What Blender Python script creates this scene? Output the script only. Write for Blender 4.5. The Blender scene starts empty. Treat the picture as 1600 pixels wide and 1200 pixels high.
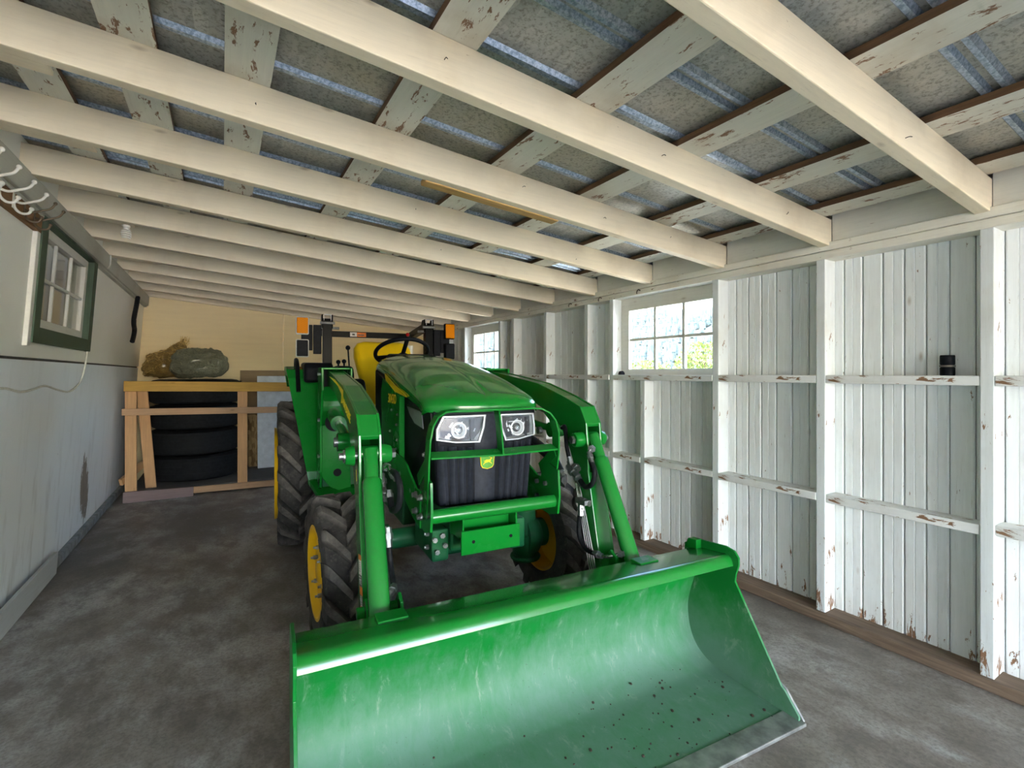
import bpy, bmesh, math, random
from mathutils import Vector, Matrix, noise as mnoise
random.seed(7)
sc = bpy.context.scene
COL = sc.collection
PI = math.pi
# ------------------------------------------------------------------ tagging
def tag(o, label=None, cat=None, group=None, kind=None):
    if label: o['label'] = label
    if cat: o['category'] = cat
    if group: o['group'] = group
    if kind: o['kind'] = kind
    return o
def empty(name, loc, rz=0.0):
    o = bpy.data.objects.new(name, None); COL.objects.link(o)
    o.location = loc; o.rotation_euler = (0, 0, rz); o.empty_display_size = .1
    return o
# ------------------------------------------------------------------ mesh builder
def catmull(pts, n=6):
    pts = [Vector(p) for p in pts]
    if len(pts) < 3: return pts
    P = [pts[0]*2-pts[1]] + pts + [pts[-1]*2-pts[-2]]
    out = []
    for i in range(1, len(P)-2):
        a, b, c, d = P[i-1], P[i], P[i+1], P[i+2]
        for k in range(n):
            t = k/n
            out.append(.5*((2*b)+(c-a)*t+(2*a-5*b+4*c-d)*t*t+(3*b-a-3*c+d)*t**3))
    out.append(pts[-1]); return out
class MB:
    def __init__(s): s.v = []; s.f = []; s.m = []; s.cuts = [(0, 0)]
    def mark(s): s.cuts.append((len(s.v), len(s.f))); return s
    def split(s):
        c = s.cuts+([(len(s.v), len(s.f))] if s.cuts[-1] != (len(s.v), len(s.f)) else []); out = []
        for (v0, f0), (v1, f1) in zip(c, c[1:]):
            m = MB(); m.v = s.v[v0:v1]; m.f = [tuple(i-v0 for i in f) for f in s.f[f0:f1]]; m.m = s.m[f0:f1]; out.append(m)
        return out
    def add(s, vs, fs, mi=0):
        b = len(s.v); s.v += [tuple(p) for p in vs]
        for f in fs: s.f.append(tuple(b+i for i in f)); s.m.append(mi)
        return s
    def box(s, x0, x1, y0, y1, z0, z1, mi=0):
        return s.hexa([(x0,y0,z0),(x1,y0,z0),(x1,y1,z0),(x0,y1,z0),(x0,y0,z1),(x1,y0,z1),(x1,y1,z1),(x0,y1,z1)], mi)
    def hexa(s, p, mi=0):
        return s.add(p, [(3,2,1,0),(4,5,6,7),(0,1,5,4),(1,2,6,5),(2,3,7,6),(3,0,4,7)], mi)
    def obox(s, c, size, rot, mi=0):
        x, y, z = size[0]/2, size[1]/2, size[2]/2
        c = Vector(c)
        p = [c + rot @ Vector(q) for q in ((-x,-y,-z),(x,-y,-z),(x,y,-z),(-x,y,-z),(-x,-y,z),(x,-y,z),(x,y,z),(-x,y,z))]
        return s.hexa(p, mi)
    def bar(s, a, b, w, h, up=(0,0,1), mi=0):
        a = Vector(a); b = Vector(b); d = (b-a); L = d.length; d.normalize()
        u = Vector(up); sd = d.cross(u)
        if sd.length < 1e-4: sd = d.cross(Vector((1,0,0)))
        sd.normalize(); u = sd.cross(d)
        R = Matrix((sd, d, u)).transposed()
        return s.obox((a+b)/2, (w, L, h), R, mi)
    def prism(s, poly, axis, t0, t1, mi=0):
        n = len(poly)
        def P(q, t):
            if axis == 'x': return (t, q[0], q[1])
            if axis == 'y': return (q[0], t, q[1])
            return (q[0], q[1], t)
        vs = [P(q, t0) for q in poly] + [P(q, t1) for q in poly]
        fs = [tuple(range(n))[::-1], tuple(range(n, 2*n))] + [(i, (i+1) % n, n+(i+1) % n, n+i) for i in range(n)]
        return s.add(vs, fs, mi)
    def tube(s, pts, r, seg=10, caps=True, smooth=0, mi=0, closed=False):
        pts = catmull(pts, smooth) if smooth else [Vector(p) for p in pts]
        n = len(pts); rr = r if isinstance(r, (list, tuple)) else [r]*n
        if len(rr) != n: rr = [rr[0]+(rr[-1]-rr[0])*i/(n-1) for i in range(n)]
        vs = []; prev = None
        for i, p in enumerate(pts):
            if closed: d = pts[(i+1) % n]-pts[(i-1) % n]
            else: d = pts[min(i+1, n-1)]-pts[max(i-1, 0)]
            d.normalize()
            if prev is None:
                a = d.orthogonal().normalized()
            else:
                a = prev - d*prev.dot(d)
                a = a.normalized() if a.length > 1e-6 else d.orthogonal().normalized()
            prev = a; b = d.cross(a)
            for k in range(seg):
                t = 2*PI*k/seg
                vs.append(p+(a*math.cos(t)+b*math.sin(t))*rr[i])
        fs = []
        for i in range(n if closed else n-1):
            j = (i+1) % n
            for k in range(seg):
                fs.append((i*seg+k, i*seg+(k+1) % seg, j*seg+(k+1) % seg, j*seg+k))
        if caps and not closed:
            fs.append(tuple(range(seg))[::-1]); fs.append(tuple(range((n-1)*seg, n*seg)))
        return s.add(vs, fs, mi)
    def cyl(s, a, b, r, seg=16, mi=0): return s.tube([a, b], r, seg, mi=mi)
    def lathe(s, prof, c, axis, seg=32, closed=False, mi=0):
        # prof: list (t, r) along axis through c
        ax = Vector(axis).normalized(); u = ax.orthogonal().normalized(); w = ax.cross(u); c = Vector(c)
        n = len(prof); vs = []
        for t, r in prof:
            for k in range(seg):
                an = 2*PI*k/seg
                vs.append(c+ax*t+(u*math.cos(an)+w*math.sin(an))*max(r, 1e-4))
        fs = []
        for i in range(n if closed else n-1):
            j = (i+1) % n
            for k in range(seg):
                fs.append((i*seg+k, i*seg+(k+1) % seg, j*seg+(k+1) % seg, j*seg+k))
        if not closed:
            fs.append(tuple(range(seg))[::-1]); fs.append(tuple(range((n-1)*seg, n*seg)))
        return s.add(vs, fs, mi)
    def strip(s, pts, w0, w1, th, mi=0):
        # flat bar following pts; w0,w1 = offset vectors (width edges); th = thickness vectors per point
        n = len(pts); vs = []
        for p, t in zip(pts, th):
            p = Vector(p); t = Vector(t)
            vs += [p+Vector(w0), p+Vector(w1), p+Vector(w1)+t, p+Vector(w0)+t]
        fs = [(3,2,1,0), tuple(4*(n-1)+k for k in range(4))]
        for i in range(n-1):
            for k in range(4):
                fs.append((4*i+k, 4*i+(k+1) % 4, 4*i+4+(k+1) % 4, 4*i+4+k))
        return s.add(vs, fs, mi)
    def sphere(s, c, r, seg=12, ring=8, sc3=(1,1,1), mi=0):
        vs = []; c = Vector(c)
        for i in range(ring+1):
            ph = PI*i/ring
            for k in range(seg):
                th = 2*PI*k/seg
                vs.append(c+Vector((r*sc3[0]*math.sin(ph)*math.cos(th), r*sc3[1]*math.sin(ph)*math.sin(th), r*sc3[2]*math.cos(ph))))
        fs = []
        for i in range(ring):
            for k in range(seg):
                fs.append((i*seg+k, (i+1)*seg+k, (i+1)*seg+(k+1) % seg, i*seg+(k+1) % seg))
        return s.add(vs, fs, mi)
    def build(s, name, mats, parent=None, smooth=None, bevel=0, bseg=2, label=None, subsurf=0, loc=None):
        me = bpy.data.meshes.new(name)
        me.from_pydata(s.v, [], s.f)
        if not isinstance(mats, (list, tuple)): mats = [mats]
        for m in mats: me.materials.append(m)
        me.polygons.foreach_set('material_index', s.m)
        bm = bmesh.new(); bm.from_mesh(me)
        bmesh.ops.remove_doubles(bm, verts=bm.verts, dist=1e-6)
        bmesh.ops.dissolve_degenerate(bm, dist=1e-7, edges=bm.edges)
        bmesh.ops.recalc_face_normals(bm, faces=bm.faces)
        bm.to_mesh(me); bm.free(); me.update()
        if smooth is not None:
            me.polygons.foreach_set('use_smooth', [True]*len(me.polygons))
            try: me.set_sharp_from_angle(angle=math.radians(smooth))
            except Exception: pass
        o = bpy.data.objects.new(name, me); COL.objects.link(o)
        if parent is not None: o.parent = parent
        if loc is not None: o.location = loc
        if bevel:
            md = o.modifiers.new('bevel', 'BEVEL'); md.width = bevel; md.segments = bseg; md.limit_method = 'ANGLE'; md.angle_limit = math.radians(40)
            md.harden_normals = smooth is not None
        if subsurf:
            md = o.modifiers.new('sub', 'SUBSURF'); md.levels = subsurf; md.render_levels = subsurf
        if label: o['label'] = label
        return o
def text_mesh(txt, name, mat, parent, loc, rot, size, extr=.0006, shear=0):
    cu = bpy.data.curves.new(name, 'FONT'); cu.body = txt; cu.size = size; cu.extrude = extr; cu.shear = shear
    cu.align_x = 'CENTER'; cu.align_y = 'CENTER'
    t = bpy.data.objects.new('tmp', cu); COL.objects.link(t)
    dg = bpy.context.evaluated_depsgraph_get()
    me = bpy.data.meshes.new_from_object(t.evaluated_get(dg))
    bpy.data.objects.remove(t); bpy.data.curves.remove(cu)
    me.materials.clear(); me.materials.append(mat); me.name = name
    me.transform(Matrix.Translation(loc) @ rot.to_4x4())
    o = bpy.data.objects.new(name, me); COL.objects.link(o); o.parent = parent
    return o
# ------------------------------------------------------------------ materials
class NT:
    def __init__(s, name):
        s.m = bpy.data.materials.new(name); s.m.use_nodes = True
        s.n = s.m.node_tree.nodes; s.l = s.m.node_tree.links
        s.b = s.n['Principled BSDF']; s.out = s.n['Material Output']
        s.tc = s.n.new('ShaderNodeTexCoord')
    def node(s, t, **k):
        nd = s.n.new(t)
        for a, b in k.items():
            if a == 'ins':
                for i, v in b.items():
                    if hasattr(v, 'is_output') : s.l.new(v, nd.inputs[i])
                    else: nd.inputs[i].default_value = v
            else: setattr(nd, a, b)
        return nd
    def mapp(s, scale=(1,1,1), loc=(0,0,0), rot=(0,0,0), src='Object'):
        return s.node('ShaderNodeMapping', ins={'Vector': s.tc.outputs[src], 'Scale': scale, 'Location': loc, 'Rotation': rot}).outputs[0]
    def noise(s, scale, detail=4, rough=.55, vec=None, dist=0):
        nd = s.node('ShaderNodeTexNoise', ins={'Scale': scale, 'Detail': detail, 'Roughness': rough, 'Distortion': dist})
        s.l.new(vec if vec is not None else s.tc.outputs['Object'], nd.inputs['Vector'])
        return nd.outputs['Fac']
    def ramp(s, fac, stops, interp='LINEAR'):
        nd = s.n.new('ShaderNodeValToRGB'); nd.color_ramp.interpolation = interp
        e = nd.color_ramp.elements
        while len(e) < len(stops): e.new(.5)
        for el, (p, c) in zip(e, stops):
            el.position = p
            el.color = (c, c, c, 1) if isinstance(c, (int, float)) else (*c, 1)
        s.l.new(fac, nd.inputs[0]); return nd.outputs[0]
    def mix(s, fac, a, b, mode='MIX'):
        nd = s.n.new('ShaderNodeMix'); nd.data_type = 'RGBA'; nd.blend_type = mode
        for sock, v in ((nd.inputs[0], fac), (nd.inputs[6], a), (nd.inputs[7], b)):
            if hasattr(v, 'is_output'): s.l.new(v, sock)
            elif isinstance(v, (int, float)): sock.default_value = v
            else: sock.default_value = (*v, 1)
        return nd.outputs[2]
    def math(s, op, a, b=0.0, c=None):
        nd = s.n.new('ShaderNodeMath'); nd.operation = op
        for i, v in enumerate((a, b) if c is None else (a, b, c)):
            if hasattr(v, 'is_output'): s.l.new(v, nd.inputs[i])
            else: nd.inputs[i].default_value = v
        return nd.outputs[0]
    def maprange(s, v, a, b, c=0., d=1.):
        nd = s.node('ShaderNodeMapRange', ins={'Value': v, 'From Min': a, 'From Max': b, 'To Min': c, 'To Max': d}); return nd.outputs[0]
    def sep(s, vec=None):
        nd = s.n.new('ShaderNodeSeparateXYZ'); s.l.new(vec if vec is not None else s.tc.outputs['Object'], nd.inputs[0]); return nd.outputs
    def set(s, **k):
        for a, v in k.items():
            a = a.replace('_', ' ')
            if hasattr(v, 'is_output'): s.l.new(v, s.b.inputs[a])
            elif isinstance(v, (int, float)): s.b.inputs[a].default_value = v
            else: s.b.inputs[a].default_value = (*v, 1) if len(v) == 3 else v
        return s
    def bump(s, h, strength=.3, dist=.01):
        nd = s.node('ShaderNodeBump', ins={'Height': h, 'Strength': strength, 'Distance': dist}); s.l.new(nd.outputs[0], s.b.inputs['Normal']); return s
M = {}
def simple(name, col, rough=.5, metal=0, coat=0, var=.12, scale=30, bump=0):
    n = NT(name); f = n.noise(scale, 3)
    c = n.mix(n.ramp(f, [(.3, 0.), (.7, 1.)]), tuple(x*(1-var) for x in col), tuple(min(1, x*(1+var)) for x in col))
    n.set(Base_Color=c, Roughness=rough, Metallic=metal, Coat_Weight=coat, Coat_Roughness=.05, Specular_IOR_Level=.22)
    if bump: n.bump(f, bump, .003)
    M[name] = n.m; return n
def wood_paint(name, col, along, dirt=(.35, .28, .2), chip=.0, chipcol=(.16, .085, .045), dirt_amt=.35, chip_low=False):
    """painted timber: grain stretched along an axis, dirt blotches, knots, flaked patches"""
    n = NT(name)
    sx = [22, 22, 22]; sx['xyz'.index(along)] = 1.2
    v = n.mapp(tuple(sx))
    g = n.noise(3.2, 6, .65, v)
    d = n.noise(2.3, 5, .6)
    knots = n.node('ShaderNodeTexVoronoi', ins={'Scale': 1.0, 'Vector': n.mapp(tuple(7 if a != along else 2.6 for a in 'xyz'))}).outputs['Distance']
    fg = n.noise(7, 5, .7, v)
    c = n.mix(n.ramp(g, [(.3, 0.), (.75, .34)]), col, tuple(x*.70 for x in col))
    c = n.mix(n.ramp(fg, [(.60, 0.), (.72, .42)]), c, tuple(x*y for x, y in zip(col, (.55, .50, .42))))
    c = n.mix(n.math('MULTIPLY', n.ramp(d, [(.5, 0.), (.78, 1.)]), dirt_amt), c, tuple(a*b*1.6 for a, b in zip(col, dirt)))
    c = n.mix(n.ramp(knots, [(.0, .65), (.075, 0.)]), c, (.33, .22, .12))
    cf = n.noise(11, 8, .72, n.mapp(tuple(2.6 if a != along else .8 for a in 'xyz')), .4)
    th = .70-chip*.2
    m = n.ramp(cf, [(th, 0.), (th+.02, 1.)])
    if chip_low:
        z = n.sep()[2]
        m = n.math('MAXIMUM', m, n.ramp(n.math('ADD', cf, n.maprange(z, 0, chip_low, .13, 0)), [(.66, 0.), (.68, 1.)]))
    c = n.mix(m, c, n.mix(g, chipcol, tuple(x*2.0 for x in chipcol)))
    n.set(Base_Color=c, Roughness=.62)
    n.bump(n.math('SUBTRACT', g, n.math('MULTIPLY', m, .8)), .22, .004)
    M[name] = n.m; return n
CREAM = (.88, .755, .55)
wood_paint('rafter_paint', CREAM, 'x', chip=.04, dirt_amt=.5)
wood_paint('purlin_paint', (.74, .72, .62), 'y', chip=.62, dirt_amt=.75)
wood_paint('plate_paint', (.85, .82, .72), 'y', chip=.36, dirt_amt=.45)
wood_paint('stud_paint', (.76, .80, .81), 'z', chip=.36, dirt_amt=.4, chip_low=.8)
wood_paint('rail_paint', (.82, .83, .82), 'y', chip=.58, dirt_amt=.8, dirt=(.34, .31, .27))
wood_paint('board_paint', (.88, .91, .915), 'z', chip=.0, dirt_amt=.22, chip_low=.26)
wood_paint('trim_paint', (.80, .78, .70), 'y', chip=.06, dirt_amt=.3)
wood_paint('ledger_paint', (.50, .49, .41), 'y', chip=.06, dirt_amt=.55)
wood_paint('green_paint', (.060, .105, .062), 'z', chip=.04, dirt_amt=.4)
wood_paint('kick_paint', (.56, .57, .57), 'y', chip=.02, dirt_amt=.4)
def raw_wood(name, col, along, dark=.55, rough=.7):
    n = NT(name); sx = [26, 26, 26]; sx['xyz'.index(along)] = 1.3
    g = n.noise(2.6, 6, .65, n.mapp(tuple(sx)), .6); d = n.noise(3, 4)
    c = n.mix(n.ramp(g, [(.3, 0.), (.7, 1.)]), tuple(x*dark for x in col), col)
    c = n.mix(n.ramp(d, [(.45, 0.), (.8, .5)]), c, tuple(x*.5 for x in col))
    k = n.node('ShaderNodeTexVoronoi', ins={'Scale': 1.0, 'Vector': n.mapp(tuple(9 if a != along else 3.1 for a in 'xyz'))}).outputs['Distance']
    c = n.mix(n.ramp(k, [(.0, .85), (.1, 0.)]), c, tuple(x*.3 for x in col))
    n.set(Base_Color=c, Roughness=rough).bump(g, .3, .004); M[name] = n.m; return n
raw_wood('bare_wood', (.20, .105, .05), 'y', .4)
raw_wood('sill_wood', (.24, .165, .115), 'y', .4, .85)
raw_wood('pine_z', (.66, .37, .17), 'z', .75); raw_wood('pine_x', (.56, .34, .19), 'x', .75)
raw_wood('yellow_wood', (.62, .36, .07), 'x', .7); raw_wood('purple_wood', (.24, .165, .16), 'x', .7)
raw_wood('brown_wood', (.30, .15, .055), 'y', .6); raw_wood('ply', (.34, .235, .13), 'x', .8)
raw_wood('old_plank', (.60, .36, .12), 'x', .7)
raw_wood('deck_wood', (.15, .14, .135), 'x', .6)
def osb():
    n = NT('osb'); v = n.node('ShaderNodeTexVoronoi', ins={'Scale': 38.0, 'Vector': n.mapp((1, 1, .35))}).outputs['Color']
    bw = n.node('ShaderNodeRGBToBW', ins={0: v}).outputs[0]
    n.set(Base_Color=n.ramp(bw, [(.2, (.17, .10, .04)), (.8, (.42, .29, .14))]), Roughness=.8); M['osb'] = n.m
osb()
def galv():
    n = NT('galvanised_steel')
    v = n.node('ShaderNodeTexVoronoi', ins={'Scale': 130.0}).outputs['Color']
    bw = n.node('ShaderNodeRGBToBW', ins={0: v}).outputs[0]
    d = n.noise(1.3, 5, .6); d2 = n.noise(75, 4, .7)
    c = n.mix(bw, (.36, .38, .37), (.56, .57, .54))
    c = n.mix(n.ramp(d, [(.42, 0.), (.62, .85)]), c, (.52, .47, .36))
    c = n.mix(n.ramp(d2, [(.48, 0.), (.66, .75)]), c, (.17, .16, .13))
    n.set(Base_Color=c, Metallic=.35, Roughness=n.maprange(bw, 0, 1, .42, .62)); M['galv'] = n.m
    n = NT('galvanised_rib_sheen'); f = n.noise(90, 3, .7)  # stain-free rib metal with its blue reflected highlight put into the colour
    n.set(Base_Color=n.mix(n.ramp(f, [(.4, 0.), (.6, 1.)]), (.24, .31, .40), (.52, .60, .70)), Metallic=.6, Roughness=.34); M['galv_rib_sheen'] = n.m
galv()
def concrete():
    n = NT('concrete_floor')
    a = n.noise(1.1, 8, .65, dist=.4); b = n.noise(5.5, 8, .7, n.mapp((1, .55, 1), rot=(0, 0, .5))); c_ = n.noise(70, 4, .7)
    c = n.ramp(a, [(.34, (.19, .165, .14)), (.5, (.31, .28, .25)), (.64, (.52, .505, .49))])
    c = n.mix(n.ramp(b, [(.40, .8), (.54, 0.)]), c, (.14, .118, .102))
    c = n.mix(n.ramp(b, [(.56, 0.), (.70, .7)]), c, (.52, .52, .53))
    c = n.mix(n.ramp(c_, [(.35, .45), (.55, 0.)]), c, (.09, .08, .075))
    v = n.node('ShaderNodeTexVoronoi', ins={'Scale': 1.35}).outputs['Distance']
    c = n.mix(n.ramp(n.math('ADD', v, n.math('MULTIPLY', b, .2)), [(.14, .6), (.24, 0.)]), c, (.06, .052, .048))
    n.set(Base_Color=c, Roughness=n.ramp(b, [(.3, .38), (.7, .68)])); n.bump(n.math('ADD', b, n.math('MULTIPLY', c_, .4)), .18, .01); M['concrete'] = n.m
concrete()
def plaster():
    n = NT('wall_panel_paint'); a = n.noise(1.4, 6, .6); g = n.noise(4, 6, .6, n.mapp((1, 3, .6))); z = n.sep()[2]; y = n.sep()[1]
    c = n.mix(n.ramp(a, [(.35, 0.), (.7, .45)]), (.89, .92, .93), (.82, .85, .86))
    c = n.mix(n.math('MULTIPLY', n.ramp(g, [(.52, 0.), (.72, 1.)]), n.maprange(z, 0.1, 1.1, .55, .1)), c, (.40, .38, .35))
    c = n.mix(n.math('GREATER_THAN', z, 1.38), c, n.mix(n.ramp(a, [(.35, 0.), (.7, .5)]), (.90, .885, .80), (.80, .775, .66)))
    # long peeled scar, brown fibre showing
    dy = n.math('DIVIDE', n.math('SUBTRACT', y, n.maprange(z, .1, .65, 5.2, 5.03)), .125)
    dz = n.math('DIVIDE', n.math('SUBTRACT', z, .36), .27)
    e = n.math('ADD', n.math('MULTIPLY', dy, dy), n.math('MULTIPLY', dz, dz))
    e = n.math('ADD', e, n.math('MULTIPLY', n.math('SUBTRACT', n.noise(13, 6, .75, n.mapp((1, 1.6, .5))), .5), 3.6))
    gr = n.noise(30, 5, .6, n.mapp((1, 2, .25)))
    c = n.mix(n.ramp(e, [(.85, .95), (1.05, 0.)]), c, n.mix(gr, (.10, .08, .06), (.38, .31, .25)))
    dk = n.noise(9, 5, .7)
    c = n.mix(n.ramp(dk, [(.74, 0.), (.78, .8)]), c, (.16, .14, .12))
    n.set(Base_Color=c, Roughness=.6); n.bump(g, .08, .01); M['panel'] = n.m
plaster()
def backwall():
    n = NT('back_wall_paint'); g = n.noise(3, 6, .6, n.mapp((.6, 1, 8))); a = n.noise(1.3, 4)
    c = n.mix(n.ramp(g, [(.4, 0.), (.75, .5)]), (.90, .74, .44), (.80, .64, .37)); c = n.mix(n.ramp(a, [(.45, 0.), (.8, .25)]), c, (.62, .50, .30))
    n.set(Base_Color=c, Roughness=.65); M['backwall'] = n.m
backwall()
def paint(name, col, rough=.22, dust=.0, coat=.35):
    n = NT(name); f = n.noise(7, 5, .6); s = n.noise(120, 2)
    c = n.mix(n.ramp(f, [(.35, 0.), (.8, .25)]), col, tuple(x*.72 for x in col))
    if dust:
        c = n.mix(n.math('MULTIPLY', n.ramp(n.noise(4, 7, .7), [(.4, 0.), (.75, 1.)]), dust), c, (.36, .40, .33))
        c = n.mix(n.ramp(s, [(.68, 0.), (.76, dust)]), c, (.45, .45, .38))
    n.set(Base_Color=c, Roughness=n.maprange(f, .3, .7, rough*.8, rough*1.25), Coat_Weight=coat*.35, Coat_Roughness=.08, Specular_IOR_Level=.22)
    M[name] = n.m; return n
GREEN = (.004, .200, .022)
paint('green', GREEN, .24, .03, .2).b.inputs['Specular IOR Level'].default_value = .08; paint('gloss_green', GREEN, .20, .03, 1.0).b.inputs['Specular IOR Level'].default_value = .4; paint('hood_green', (.005, .215, .022), .2, .03, 1.6)
paint('dark_green', (.006, .115, .038), .42, .1, .1); paint('yellow', (.80, .46, .006), .38, .05, .15); paint('seat_yellow', (.92, .60, .008), .42, .02, .1)
def bucketpaint():
    n = NT('bucket_green_worn'); z = n.sep()[2]; f = n.noise(2.6, 6, .65, dist=.3); sp = n.noise(95, 3, .6)
    st = n.noise(9, 7, .75, n.mapp((2.6, 1.2, .9), rot=(0, .35, 0)), .5); big = n.noise(1.1, 3)
    low = n.maprange(z, .40, .06, 0., 1.)
    wear = n.math('ADD', n.math('MULTIPLY', low, .85), n.math('MULTIPLY', n.math('SUBTRACT', f, .5), 1.4))
    wear = n.math('ADD', wear, n.math('MULTIPLY', n.math('SUBTRACT', st, .5), .8))
    w = n.ramp(wear, [(.10, 0.), (.95, .85)])
    c = n.mix(w, (.006, .19, .030), (.16, .275, .225))
    c = n.mix(n.math('MULTIPLY', n.ramp(st, [(.58, 0.), (.68, .5)]), n.ramp(wear, [(.0, .15), (.4, 1.)])), c, (.27, .36, .27))
    c = n.mix(n.ramp(sp, [(.66, 0.), (.75, .5)]), c, (.06, .09, .06))
    n.set(Base_Color=c, Roughness=n.ramp(wear, [(.1, .34), (.9, .55)]), Specular_IOR_Level=.22); M['bucket'] = n.m
bucketpaint()
def rubber(name, r0, r1):
    n = NT(name); f = n.noise(14, 7, .7); s = n.noise(60, 4); q = n.sep()
    rad = n.math('SQRT', n.math('ADD', n.math('MULTIPLY', q[1], q[1]), n.math('MULTIPLY', q[2], q[2])))
    top = n.maprange(rad, r0, r1, .35, 1.)        # lug faces scuffed and dusty, tread gaps clean black
    c = n.mix(n.math('MULTIPLY', n.ramp(f, [(.34, .35), (.62, 1.)]), top), (.014, .014, .016), (.175, .158, .142))
    c = n.mix(n.ramp(s, [(.55, 0.), (.75, .5)]), c, (.15, .13, .11))
    n.set(Base_Color=c, Roughness=.85, Specular_IOR_Level=.2); n.bump(s, .3, .004); M[name] = n.m
rubber('rubber_front', .318, .352); rubber('rubber_rear', .500, .542)
simple('old_rubber', (.009, .010, .012), .75, var=.4, scale=25, bump=.3)
simple('black_plastic', (.006, .007, .010), .45, var=.3, scale=40)
simple('slat_black', (.024, .027, .038), .5, var=.3, scale=50); simple('grille_black', (.007, .008, .012), .5, var=.35, scale=50)
simple('black_paint', (.004, .0045, .005), .3)
simple('hose', (.010, .011, .013), .5, var=.3, scale=80)
simple('steel', (.34, .35, .36), .42, 1, var=.2, scale=60)
simple('worn_steel', (.36, .37, .37), .45, .7, var=.35, scale=18)
simple('chrome', (.62, .63, .65), .12, 1, var=.03)
simple('bezel', (.42, .44, .46), .3, .8, var=.05); simple('reflector', (.95, .95, .97), .46, 1, var=.1, scale=60)
simple('grey_lens', (.42, .42, .44), .12, .2, coat=.8, var=.08)
simple('white_label', (.78, .76, .72), .5, var=.1); simple('orange_label', (.75, .19, .02), .5); simple('label_grey', (.12, .11, .1), .5)
simple('decal_yellow', (.95, .66, .02), .35, var=.05)
simple('emblem_green', (.10, .34, .03), .3, coat=.5)
simple('hook_white', (.76, .74, .66), .4, coat=.2); simple('hook_metal', (.16, .12, .08), .4, .6)
simple('cable_white', (.66, .64, .56), .5); simple('bulb_white', (.80, .77, .68), .35); simple('nail', (.06, .045, .035), .5, .5)
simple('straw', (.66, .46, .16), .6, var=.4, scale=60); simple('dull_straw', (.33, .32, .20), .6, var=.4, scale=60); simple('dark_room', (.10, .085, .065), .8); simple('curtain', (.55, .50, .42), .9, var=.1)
simple('white_foam', (.66, .70, .74), .7, var=.12, scale=14); simple('groove', (.28, .29, .28), .9)
simple('seam', (.10, .09, .08), .9); simple('curb', (.26, .27, .275), .85, var=.3, scale=14); simple('red', (.45, .01, .012), .4)
for nm_, v_ in (('black_paint', .05), ('black_plastic', .08), ('grille_black', .10), ('hose', .12)):
    M[nm_].node_tree.nodes['Principled BSDF'].inputs['Specular IOR Level'].default_value = v_
def amber():
    n = NT('amber_lens'); w = n.node('ShaderNodeTexWave', wave_type='RINGS', rings_direction='SPHERICAL', ins={'Scale': 60.0, 'Vector': n.mapp((1, 1, 1))}).outputs['Fac']
    n.set(Base_Color=n.mix(w, (.62, .16, .0), (.85, .30, .0)), Roughness=.4, Specular_IOR_Level=.06); M['amber'] = n.m
amber()
def glassm(name, tint, rough=.0, trans=.9):
    n = NT(name); n.n.remove(n.b)
    t = n.node('ShaderNodeBsdfTransparent', ins={0: (*tint, 1)}); g = n.node('ShaderNodeBsdfGlossy', ins={'Roughness': rough})
    fc = n.node('ShaderNodeLayerWeight', ins={0: .5}).outputs['Facing']
    fr = n.math('MULTIPLY_ADD', n.math('POWER', fc, 5.0), .9, .035)
    mx = n.node('ShaderNodeMixShader'); n.l.new(fr, mx.inputs[0]); n.l.new(t.outputs[0], mx.inputs[1]); n.l.new(g.outputs[0], mx.inputs[2])
    n.l.new(mx.outputs[0], n.out.inputs[0]); M[name] = n.m
glassm('pane_glass', (.93, .95, .94)); glassm('dusty_pane', (.86, .85, .80), .05); glassm('lens_glass', (.95, .96, .97))
def bagm(name, a, b, rough=.25):
    n = NT(name); f = n.noise(34, 8, .8, n.mapp((1, 1, 1.8)), 1.6); g = n.noise(5, 3)
    c = n.ramp(f, [(.35, a[0]), (.55, a[1]), (.72, b)])
    c = n.mix(n.ramp(g, [(.5, 0.), (.7, .5)]), c, a[1])
    n.set(Base_Color=c, Roughness=.45, Coat_Weight=.5, Coat_Roughness=.16); n.bump(f, .9, .03); M[name] = n.m
bagm('straw_bag', ((.14, .08, .02), (.36, .23, .065)), (.70, .50, .20)); bagm('green_bag', ((.09, .08, .04), (.24, .25, .17)), (.55, .50, .34))
simple('gravel', (.52, .47, .40), .9, var=.25, scale=40)
simple('meadow', (.20, .22, .12), .9, var=.3, scale=.3); simple('hill_cover', (.14, .16, .14), .95, var=.3, scale=.05)
simple('conifer', (.10, .125, .12), .95, var=.4, scale=.4); simple('leaf', (.16, .20, .055), .8, var=.4, scale=3); simple('bark', (.10, .07, .05), .9)

# ================================================================== BUILDING
YF, YB = -5.2, 7.42            # front edge extended unseen behind the camera to even the light, back wall
def lx(z): return -.98+.07*z    # the left wall leans into the shed
fl = MB().box(-1.35, 3.2, -5.5, YB+.15, -.15, 0).build('floor', M['concrete']); tag(fl, 'stained grey concrete slab floor of the shed', 'floor', kind='structure')
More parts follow.
